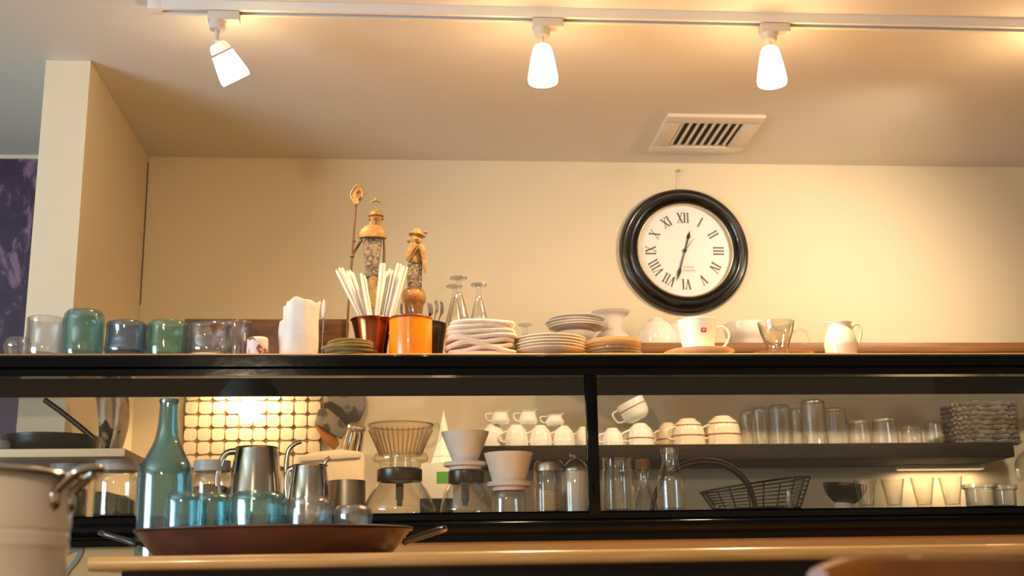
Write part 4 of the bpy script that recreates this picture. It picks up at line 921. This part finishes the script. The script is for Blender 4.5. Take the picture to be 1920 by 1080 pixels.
# shot glasses
for xc, yt, lab in ((1623, 897, 'leftmost of the four shot glasses, beside the black bowl'), (1675, 896, 'second shot glass from the black bowl'), (1731, 893, 'third shot glass from the black bowl'), (1784, 892, 'shot glass nearest the small glass pots')):
    turned('shot_glass', 'tapered clear ' + lab if 'shot' in lab[:30] and 'leftmost' not in lab else 'tapered clear glass, ' + lab, 'glass', xc, 2.80, ZF, [(13, None), (13.5, 948), (16, 930), (19, 912), (22, yt+1)], 'glass', t=.0018, tb=.010, smooth=False, group='shot glasses in the case')
for xc, rw, yt, lab in ((1838, 30, 905, 'larger clear glass pot with a thick rim right of the shot glasses'), (1885, 21, 908, 'smaller clear glass pot at the right end of the case')):
    lc, pr = prof(xc, 2.82, ZF, [(rw*.86, None), (rw*.9, 945), (rw*.92, yt+14), (rw*.94, yt+10), (rw*1.08, yt+8), (rw*1.08, yt+1)])
    o = obj('glass_pot', lathe(hollow([(r, max(z, 0)) for r, z in pr], .0022, .006), 36), 'cglass', None, lc); tag(o, lab, 'glass pot')

# ================================================================== on the lower back shelf
zl = zs_lo
YP = 3.62
def cupup(xc, rw, ytop, label, mat='porc', Y=YP, stripes=0, z0=None, group='cups on the lower shelf'):
    z0 = zl if z0 is None else z0
    lc, pr = prof(xc, Y, z0, [(rw*.98, None), (rw, 826 if z0 == zl else ytop+22), (rw*.97, ytop+24 if z0 == zl else ytop+18), (rw*.84, ytop+10), (rw*.55, ytop+3), (rw*.45, ytop)])
    t = thing('upturned_cup', label, 'cup', lc, group=group)
    po = [(r, max(z, 0)) for r, z in sp2(pr, 4)]
    obj('body', lathe(hollow(po, .0025, .003) if 0 else solid(po), 32), mat, t)
    Ht = po[-1][1]
    for i in range(stripes):
        z = Ht*(.38+.36*i); r = next((a+(b_-a)*(z-za)/max(zb2-za, 1e-6) for (a, za), (b_, zb2) in zip(po, po[1:]) if za <= z <= zb2), rw*.001)
        obj('stripe', lathe([(r+.0008, z-.002), (r+.0012, z), (r+.0004, z+.002), (r-.002, z+.002), (r-.002, z-.002)], 32, closed=True), 'stripe', t)
    k = K(xc, ytop, Y); R_ = rw*k
    obj('handle', tube(smoothp([(-R_*.9, -R_*.3, Ht*.25), (-R_*1.35, -R_*.4, Ht*.3), (-R_*1.4, -R_*.4, Ht*.55), (-R_*.8, -R_*.3, Ht*.72)], 5), .003, 8), mat, t)
    return lc, po
cupup(925, 22, 795, 'white cup, first from the left on the lower shelf')
cupup(968, 23, 796, 'white cup, second from the left on the lower shelf', Y=3.60)
cupup(1013, 22, 797, 'white cup, third from the left on the lower shelf', Y=3.60)
cupup(1056, 22, 798, 'white cup, fourth from the left on the lower shelf', Y=3.61)
cupup(1094, 18, 800, 'white cup directly left of the case post', Y=3.66)
for xc, yb, yt, lab in ((938, 795, 770, 'white creamer standing on the first two shelf cups'), (990, 795, 769, 'white creamer standing on the third shelf cup'), (1040, 797, 776, 'low white creamer standing on the fourth shelf cup')):
    z0 = atY(xc, yb-1, 3.60-.02).z
    lc, pr = prof(xc, 3.61, z0, [(15, None), (18, yb-8), (15, yt+8), (12, yt+3), (14, yt)])
    po = [(r, max(z, 0)) for r, z in sp2(pr, 3)]
    t = thing('creamer', lab, 'creamer', lc, group='white creamers stacked on the lower shelf'); me = lathe(hollow(po, .002, .003), 28)
    for q_ in me.vertices:
        if q_.co.z > po[-1][1]*.75 and q_.co.x > 0 and abs(q_.co.y) < .012: q_.co.x += .008*(q_.co.z/po[-1][1]-.75)*4; q_.co.z += .005*(q_.co.z/po[-1][1]-.75)*4
    obj('body', me, 'porc', t); R_, Ht = po[-1]
    obj('handle', tube(smoothp([(-R_, 0, Ht*.85), (-R_*1.9, 0, Ht*.8), (-R_*1.8, 0, Ht*.4), (-R_*1.15, 0, Ht*.25)], 5), .0025, 8), 'porc', t)
cupup(1148, 21, 802, 'small white upturned cup right behind the case post', Y=3.60)
cupup(1200, 26, 793, 'white upturned cup carrying a tilted striped cup', stripes=1)
zt2 = atY(1200, 794, 3.60).z
tcl = thing('upturned_cup', 'tilted white striped cup on top of another cup', 'cup', (atY(1198, 775, YP).x, YP, zt2+.012), (0, -.45, 0)); kk = K(1198, 775, YP)
obj('body', lathe(hollow(sp2([(kk*14, 0), (kk*24, kk*8), (kk*27, kk*24), (kk*27, kk*40)], 4), .0025, .003), 32), 'porc', tcl)
obj('stripe', lathe([(kk*27.3, kk*26), (kk*27.6, kk*28), (kk*26, kk*28), (kk*26, kk*26)], 32, closed=True), 'stripe', tcl)
obj('handle', tube(smoothp([(-kk*26, 0, kk*34), (-kk*40, 0, kk*32), (-kk*38, 0, kk*14), (-kk*24, 0, kk*10)], 5), .003, 8), 'porc', tcl)
cupup(1252, 22, 792, 'cream striped cup at the back between striped cups', 'cream', Y=3.68, stripes=1)
cupup(1290, 31, 784, 'cream upturned cup with brown stripes, left of the pair', 'cream', stripes=2, Y=3.60)
cupup(1355, 33, 779, 'cream upturned cup with brown stripes, right of the pair', 'cream', stripes=2, Y=3.60)
def upglass(xc, rw, ytop, label, Y=YP, ribs=False):
    lc, pr = prof(xc, Y, zl, [(rw, None), (rw*.97, 815), (rw*.88, ytop+8), (rw*.84, ytop+2), (rw*.7, ytop)])
    po = [(r, max(z, 0)) for r, z in sp2(pr, 3)]
    sh = po+[(max(po[-1][0]-.001, .001), po[-1][1]-.006)]+[(max(r-.0022, .001), z-.006 if z > .02 else z) for r, z in reversed(po[:-1])]
    me = lathe([(0, po[-1][1])]+list(reversed(po))+[(r-.0022, z) for r, z in po[:-3]]+[(0, po[-1][1]-.008)], 64 if ribs else 32, .02 if ribs else 0, 14)
    o = obj('upturned_glass', me, 'glass', None, lc); tag(o, label, 'glass', 'upturned glasses on the lower shelf')
for a in ((1402, 17, 770, 'narrow upturned glass beside the striped cups', 3.64), (1424, 17, 764, 'narrow upturned glass, second from the striped cups', 3.56), (1462, 24, 758, 'wide tall upturned glass, third from the striped cups', 3.60), (1495, 18, 764, 'slim upturned glass behind the tallest one', 3.70), (1525, 26, 748, 'tallest upturned glass on the lower shelf', 3.58),
          (1566, 24, 764, 'tall ribbed upturned glass right of the tallest', 3.60, True), (1611, 22, 787, 'low upturned glass, first of the short ones', 3.60), (1658, 26, 782, 'low wide upturned glass, second of the short ones', 3.60), (1708, 20, 797, 'low upturned glass, third of the short ones', 3.62), (1750, 18, 788, 'low upturned glass beside the wicker basket', 3.62)):
    upglass(a[0], a[1], a[2], a[3], a[4], len(a) > 5)
# wicker basket: woven strands
kY = 3.62; wl_ = atY(1838, 800, kY); kk = K(1838, 800, kY)
wk_ = thing('wicker_basket', 'grey woven wicker basket at the right of the lower shelf', 'basket', (wl_.x, kY, zl))
Hb = atY(1838, 757, kY-.06).z-zl; RX, RY = kk*60, .075
nst = 26
for r_i in range(9):
    z = .006+r_i*(Hb-.008)/8; pts = []
    for i in range(nst*3):
        a = 2*PI*i/(nst*3); w = 1+.03*math.sin(nst*a/1+(r_i % 2)*PI)+.02*r_i/8
        sx_ = math.copysign(abs(math.cos(a))**.6, math.cos(a)); sy_ = math.copysign(abs(math.sin(a))**.6, math.sin(a))
        pts.append((RX*w*sx_, RY*w*sy_, z+.002*math.sin(nst*a/2)))
    obj('woven_strand', tube(pts, Hb/17, 5, closed=True), 'wicker', wk_)
for i in range(nst):
    a = 2*PI*i/nst; sx_ = math.copysign(abs(math.cos(a))**.6, math.cos(a)); sy_ = math.copysign(abs(math.sin(a))**.6, math.sin(a))
    obj('stake', tube([(RX*sx_, RY*sy_, .002), (RX*1.02*sx_, RY*1.02*sy_, Hb)], .0022, 5), 'wicker', wk_)
obj('base', box(-RX*.95, RX*.95, -RY*.95, RY*.95, .001, .005), 'wicker', wk_)
# hanging glass at the right edge
hg = atY(1930, 850, 3.60)
t = thing('hanging_glass', 'clear stemmed glass hanging upside down at the right edge', 'glass', (hg.x, 3.60, zs_up-.031))
zt_ = zs_up-.031; z1 = atY(1912, 900, 3.60).z-zt_; z2 = atY(1912, 842, 3.60).z-zt_
obj('bowl', lathe((lambda o_: o_+[(max(r-.0012, .0003), z-.001) for r, z in reversed(o_)])(sp2([(.040, z1), (.046, z1*.7+z2*.3), (.040, z1*.3+z2*.7), (.012, z2), (.004, z2+.01)], 4)), 32, closed=True), 'glass', t)
obj('stem', lathe(solid([(.004, z2+.008), (.0035, -.03), (.008, -.01)]), 14), 'glass', t); obj('foot', lathe(solid([(.008, -.012), (.035, -.007), (.035, -.0055)]), 28), 'cglass', t)
obj('rack_wire', join(tube([(-.012, -.06, -.009), (-.012, .06, -.009)], .002, 6), tube([(.012, -.06, -.009), (.012, .06, -.009)], .002, 6), *[tube([(s*.012, e_*.058, -.009), (s*.012, e_*.058, 0)], .002, 6) for s in (-1, 1) for e_ in (-1, 1)]), 'iron', t)

# ================================================================== on the back worktop behind the case
# cream paper bag
bYp = 3.45; bg = atY(618, 930, bYp); kk = K(618, 900, bYp); hB = atY(618, 846, bYp).z-ZW
pts = [(-kk*68, 0), (kk*66, 0), (kk*66, hB*.90), (kk*60, hB*.97), (kk*20, hB), (-kk*30, hB*.97), (-kk*55, hB*.92), (-kk*70, hB*.80)]
pbm = prism(pts, -.05, .05, .006); pbg = thing('paper_bag', 'plump cream paper bag behind the small kettle', 'bag', (bg.x, bYp, ZW))
obj('bag_body', pbm, 'bag', pbg); obj('folded_top', prism([(-kk*50, hB*.93), (kk*58, hB*.965), (kk*58, hB*.90), (-kk*52, hB*.86)], -.056, -.049, .002), 'bag', pbg)
# steel jar with cloths hanging on the wall by the tiles
hx = atY(632, 795, 3.72); kk = K(632, 795, 3.72)
cl = lambda pts, y0, y1: prism([((x-632)*kk, -(y-795)*kk) for x, y in pts], y0, y1, .004)
t = thing('hanging_cloths', 'grey, black and orange cloths hung on the wall beside the tiles', 'cloth', (hx.x, D, hx.z))
obj('grey_cloth', cl([(610, 735), (684, 735), (683, 760), (674, 782), (660, 792), (640, 770), (612, 760)], -.03, -.012), 'greyc', t)
obj('dark_cloth', cl([(604, 752), (618, 748), (640, 762), (662, 790), (650, 800), (625, 778), (604, 768)], -.045, -.03), 'darkc', t)
obj('grey_roll', cl([(596, 765), (612, 763), (640, 785), (652, 803), (640, 822), (616, 808), (588, 792)], -.06, -.045), 'greyc', t)
obj('orange_cloth', cl([(586, 792), (604, 798), (628, 812), (636, 828), (626, 842), (606, 824)], -.05, -.035), 'orangecl', t)
obj('hanger', box(-.03, .03, -.014, 0, .085, .095), 'iron', t)
sj = atY(660, 815, 3.66)
t2 = thing('steel_shaker', 'tilted steel shaker leaning on the hanging cloths', 'shaker', (sj.x, 3.69, ZW)); kk = K(660, 815, 3.66)
zz = sj.z-ZW
Rm = Matrix.Translation((0, 0, zz-.035)) @ Matrix.Rotation(.22, 4, 'Y') @ Matrix.Rotation(.35, 4, 'X')
obj('body', xf(lathe(solid(sp2([(kk*20, -.01), (kk*19, .02), (kk*17, .05), (kk*17, .056)], 3)), 28), Rm), 'steel', t2)
obj('cap', xf(lathe(solid(sp2([(kk*17.5, .056), (kk*18, .06), (kk*16, .070), (kk*9, .073)], 3)), 28), Rm), 'brushed', t2)
obj('stand_rod', tube([(0, .0, 0), (0, .0, zz-.03)], .006, 8), 'steel', t2); obj('stand_foot', lathe(solid([(.05, 0), (.05, .006), (.01, .010)]), 28), 'steel', t2)
# white cone of paper filters + carton
cYp = 3.42; cn = atY(832, 830, cYp); kk = K(832, 820, cYp)
t = thing('milk_carton', 'grey white carton with a green stripe between the servers', 'carton', (atY(818, 900, cYp).x, cYp, ZW)); zc1 = atY(818, 868, cYp-.04).z-ZW
obj('carton_body', box(-.045, .045, -.04, .04, 0, zc1, .002), 'cartonw', t); obj('green_stripe', box(.0, .0452, -.0405, -.039, zc1*.72, zc1*.88), 'greenbox', t); obj('dark_print', box(-.0452, .0452, -.0405, -.039, zc1*.2, zc1*.52), 'iron', t)
t = thing('filter_cone', 'pointed white stack of paper filters standing on the carton', 'paper filters', (cn.x, cYp, ZW+zc1+.0005)); hC = atY(832, 768, cYp).z-(ZW+zc1)
for i in range(4):
    s = 1-.0*i; z0 = i*hC*.12
    obj('filter', lathe([(0, hC*(.62+.125*i)), (kk*(25-4*i), z0+.001), (kk*(25-4*i)-.001, z0), (0, hC*(.62+.125*i)-.004)], 28, .05, 7), 'paper', t)
# dark pan with long handle, patterned towel, bowls at the far left
rY = 2.87; zr0 = atY(110, 858, rY-.1).z; zr1 = atY(110, 842, rY-.1).z; xa_ = atY(-40, 850, rY).x; xb_ = atY(255, 850, rY).x
t = thing('riser_shelf', 'small pale riser shelf above the lidded jars at the left', 'shelf', ((xa_+xb_)/2, rY, ZF)); hr = (xb_-xa_)/2
obj('board', box(-hr, hr, -.11, .12, zr0-ZF, zr1-ZF, .003), 'bag', t)
for s_ in (-1, 1): obj('side_support', box(s_*(hr-.008)-.005, s_*(hr-.008)+.005, .09, .12, 0, zr0-ZF), 'bag', t)
t = thing('frying_pan', 'dark frying pan with long handle on the riser shelf', 'pan', (atY(98, 830, rY).x, rY, zr1+.0005)); kk = K(98, 820, rY)
obj('pan_bowl', lathe(hollow(sp2([(kk*64, 0), (kk*80, kk*6), (kk*86, kk*24), (kk*87, kk*30)], 4), .003, .003), 40), 'iron', t)
pa = [atY(x, y, 2.80)-Vector(t.location) for x, y in ((176, 822), (150, 800), (112, 770), (84, 750))]
obj('handle', tube(pa, .010, 10, .6), 'gunmetal', t)
t = thing('dish_towel', 'patterned cream dish towel hanging behind the case at left', 'towel', (atY(205, 790, 3.07).x, 3.07, atY(205, 790, 3.07).z)); kk = K(205, 790, 3.1)
tY = 3.10
v, f = [], []
for j in range(13):
    for i in range(15):
        u = i/14; w = j/12; wd = 58-10*w+3*math.sin(w*5); x_ = (-wd/2+u*wd+6*math.sin(w*3))*kk; v.append((x_, .012*math.sin(u*14+w*2), (55-w*112)*kk))
for j in range(12):
    for i in range(14): a = j*15+i; f.append((a, a+1, a+16, a+15))
me = from_vf(v, f, 60); bm = bmesh.new(); bm.from_mesh(me); bmesh.ops.solidify(bm, geom=list(bm.faces), thickness=.003); bm.to_mesh(me); bm.free(); finish(me, 60)
obj('towel_cloth', me, 'towelp', t); obj('towel_bar', tube([(-.08, 0, 55*kk), (.08, 0, 55*kk)], .004, 8), 'steel', t)
turned('plastic_tub', 'blue-grey plastic tub on the riser shelf behind the white pot', 'tub', -6, 2.79, zr1+.0005, [(25, None), (26, 838), (24, 826), (16, 822)], 'bluegrey', t=None)

# ================================================================== on the wooden counter: bottle, tray, glasses
lc, pr = prof(311, 2.30, CT, [(48, None), (50, 1010), (50, 960), (50, 900), (47, 872), (36, 850), (24, 825), (19, 800), (17, 770), (16.5, 750), (17.5, 747)])
btl = thing('glass_bottle', 'tall long-necked teal glass bottle behind the tray', 'bottle', lc)
obj('body', lathe(hollow([(r, max(z, 0)) for r, z in sp2(pr, 4)], .0032, .02), 48), 'bottle', btl)
r_, z_ = pr[-1]; obj('lip', lathe([(r_*.82, z_-.006), (r_*1.03, z_-.006), (r_*1.06, z_-.003), (r_*1.0, z_+.001), (r_*.84, z_+.001)], 36, closed=True), 'bottle', btl)
TYc = 2.19
tl_ = atY(515, 1010, TYc); kt = K(515, 1005, TYc); ztr = atY(515, 987, TYc-.13).z-CT
tray = thing('serving_tray', 'dark reddish wooden oval tray with black end handles', 'tray', (tl_.x, TYc, CT))
RX = kt*256; SY = .62
def oval(pr_, seg=72): return lathe(pr_, seg, sx=1, sy=SY)
ztr = max(ztr, .03)
outp = sp2([(RX*.80, 0), (RX*.83, .001), (RX*.90, ztr*.35), (RX*.97, ztr*.8), (RX*1.0, ztr)], 4)
obj('tray_body', oval([(0, 0)]+outp+[(RX*.99, ztr+.0015)]+[(r-.007, z+.004) for r, z in reversed(outp[:-1])]+[(0, .006)]), 'traywood', tray)
obj('rim', oval([(RX*1.0+.003*math.cos(a), ztr+.003*math.sin(a)) for a in [2*PI*k/8 for k in range(8)]]), 'traywood', tray)
for s in (-1, 1):
    e_ = [(s*RX*.94, -.055, ztr*.5), (s*(RX*1.0), -.05, ztr*.62), (s*(RX+.050), -.028, ztr*.95), (s*(RX+.055), .028, ztr*.95), (s*(RX*1.0), .05, ztr*.62), (s*RX*.94, .055, ztr*.5)]
    obj('handle', tube(smoothp(e_, 5), .0042, 8), 'ironshine', tray)
ZTR = CT+.0065
TG = 'tumblers on the tray'
def trglass(xc, rw, ytop, Y, mat, label, wob=.0015):
    turned('glass_tumbler', label, 'glass', xc, Y, ZTR, [(rw*.9, None), (rw*.98, 985), (rw, 965), (rw, ytop+16), (rw*.94, ytop+5), (rw*.78, ytop)], mat, t=.0045, tb=.012, group=TG, wob=wob)
trglass(343, 32, 923, 2.16, 'teal', 'teal tumbler at the left end of the tray')
trglass(396, 36, 925, 2.23, 'teal', 'teal tumbler on the tray, second from the left')
trglass(484, 54, 921, 2.17, 'teal', 'wide teal tumbler in the middle of the tray')
trglass(581, 43, 932, 2.17, 'cglass', 'clear bluish rounded tumbler on the tray', .003)
trglass(662, 36, 947, 2.17, 'cglass', 'low clear tumbler at the right end of the tray', .003)

# ================================================================== white pot on a stand, left foreground
PYc = 1.45
ppx = atY(-105, 885, PYc); kp = K(-100, 885, PYc)
Rp = kp*238; zr = atY(-60, 862, PYc-Rp).z; hp0 = zr-.36
pot = thing('stock_pot', 'white enamelled pot with steel rim and loop handle at left', 'pot', (ppx.x, PYc, hp0))
po = [(Rp*.96, 0), (Rp*.99, .006), (Rp*.985, .20)]
zrib = atY(60, 1006, PYc-Rp*.8).z-hp0
body = sp2([(Rp*.93, 0), (Rp*.95, .006), (Rp*.955, .1), (Rp*.96, zrib-.012)], 3)+[(Rp*.966, zrib-.008), (Rp*.975, zrib-.004), (Rp*.966, zrib), (Rp*.975, zrib+.004), (Rp*.966, zrib+.008)]+sp2([(Rp*.968, zrib+.012), (Rp*.975, .30), (Rp*.98, .352)], 3)
obj('body', lathe(hollow(body, .003, .004), 72), 'potwhite', pot)
obj('rim', lathe([(Rp*.98+.006*math.cos(a)+.003, .355+.0045*math.sin(a)) for a in [2*PI*k/10 for k in range(10)]], 72, closed=True), 'steel', pot)
for sgn, nm in ((1, 'handle'), (-1, 'handle')):
    a0 = math.radians(-7 if sgn == 1 else 173)
    hp_ = []; zm = atY(112, 928, PYc-.05).z-hp0
    for da, dr, dz in ((-.16, -.003, zm), (-.155, .009, zm+.014), (-.13, .024, zm+.027), (-.05, .037, zm+.031), (.05, .037, zm+.031), (.13, .024, zm+.027), (.155, .009, zm+.014), (.16, -.003, zm)):
        r = Rp*.975+dr; hp_.append((r*math.cos(a0+da), r*math.sin(a0+da), dz))
    h_ = obj(nm, tube(smoothp(hp_, 5), .0052, 12), 'steel', pot)
    for da in (-.16, .16):
        r = Rp*.978; obj('handle_mount', xf(lathe(sp2([(0, -.014), (.008, -.008), (.0095, 0), (.008, .008), (0, .014)], 3), 16, sx=.6), Matrix.Translation((r*math.cos(a0+da), r*math.sin(a0+da), zm-.003)) @ Matrix.Rotation(a0+da, 4, 'Z')), 'steel', h_)
st = thing('pot_stand', 'wooden side stand under the white pot', 'stand', (ppx.x, PYc, 0))
obj('top', box(-.2, .2, -.2, .2, hp0-.03, hp0, .004), 'oak', st)
for sx_ in (-1, 1):
    for sy_ in (-1, 1): obj('leg', box(sx_*.17-.018, sx_*.17+.018, sy_*.17-.018, sy_*.17+.018, 0, hp0-.03, .003), 'oak', st)

# ================================================================== wooden chair, right foreground
ca = atY(1530, 1043, 0.98); zt_ = atY(1568, 1036, 0.98).z
ch = thing('wooden_chair', 'brown wooden chair in the near right corner, seen by its top rail', 'chair', (ca.x, ca.y, 0), (0, 0, math.radians(40)))
W_ = .46
rail = []
nseg = 14
v, f = [], []
for i in range(nseg+1):
    u = i/nseg; x_ = u*W_; bowy = -.035*math.sin(PI*u); top_ = zt_-.002-.012*abs(2*u-1)**3*0-(.010 if i == 0 else .002 if i == 1 else 0)
    y0_, y1_ = bowy-.013, bowy+.013
    if i == 0: y0_ += .004; y1_ -= .004
    v += [(x_, y0_, top_-.11), (x_, y0_, top_-.004), (x_, y0_+.005, top_), (x_, y1_-.005, top_), (x_, y1_, top_-.004), (x_, y1_, top_-.11)]
for i in range(nseg):
    for k in range(6): a = i*6; f.append((a+k, a+(k+1) % 6, a+6+(k+1) % 6, a+6+k))
f += [tuple(range(6)), tuple(range(nseg*6+5, nseg*6-1, -1))]
obj('top_rail', from_vf(v, f, 50), 'chairwood', ch)
for x_ in (.03, W_-.03): obj('rear_leg', tube([(x_, .04, 0), (x_, .0, .45), (x_, -.01, .75), (x_, -.006, zt_-.06)], [.016, .02, .018, .012], 10), 'chairwood', ch)
for x_ in (.04, W_-.04): obj('front_leg', tube([(x_, -.42, 0), (x_, -.42, .44)], [.015, .02], 10), 'chairwood', ch)
obj('seat', box(0, W_, -.45, .02, .44, .47, .01), 'chairwood', ch)
for x_ in (.14, .23, .32): obj('back_slat', box(x_-.018, x_+.018, -.036, -.022, .465, zt_-.10, .003), 'chairwood', ch)

# ================================================================== pendant added as unseen front fill for pot and counter (behind the viewpoint)
pl = thing('fill_pendant', 'warm pendant added as unseen front fill behind the viewpoint', 'lamp', (-.75, -.35, H))
obj('cord', tube([(0, 0, 0), (0, 0, -.36)], .003, 8), 'iron', pl)
obj('canopy', lathe(solid([(.05, 0), (.05, -.015), (.012, -.03)]), 24), 'enamel', pl)
obj('shade', lathe(hollow([(p[0], p[1]) for p in sp2([(.15, -.50), (.135, -.45), (.08, -.38), (.02, -.35)], 4)], .003, .0) if 0 else (lambda o_: o_+[(max(r-.003, .002), z-.002) for r, z in reversed(o_)])(sp2([(.15, -.50), (.135, -.45), (.08, -.38), (.02, -.35)], 4)), 40, closed=True), 'enamel', pl)
obj('bulb', lathe(sp2([(0, -.38), (.02, -.40), (.035, -.45), (.02, -.48), (0, -.487)], 4), 20), 'bulb', pl)
d = bpy.data.lights.new('pendant_fill', 'POINT'); d.energy = 32; d.color = (1, .78, .54); d.shadow_soft_size = .05
o = bpy.data.objects.new('pendant_fill', d); COL.objects.link(o); o.parent = pl; o.location = (0, 0, -.53)
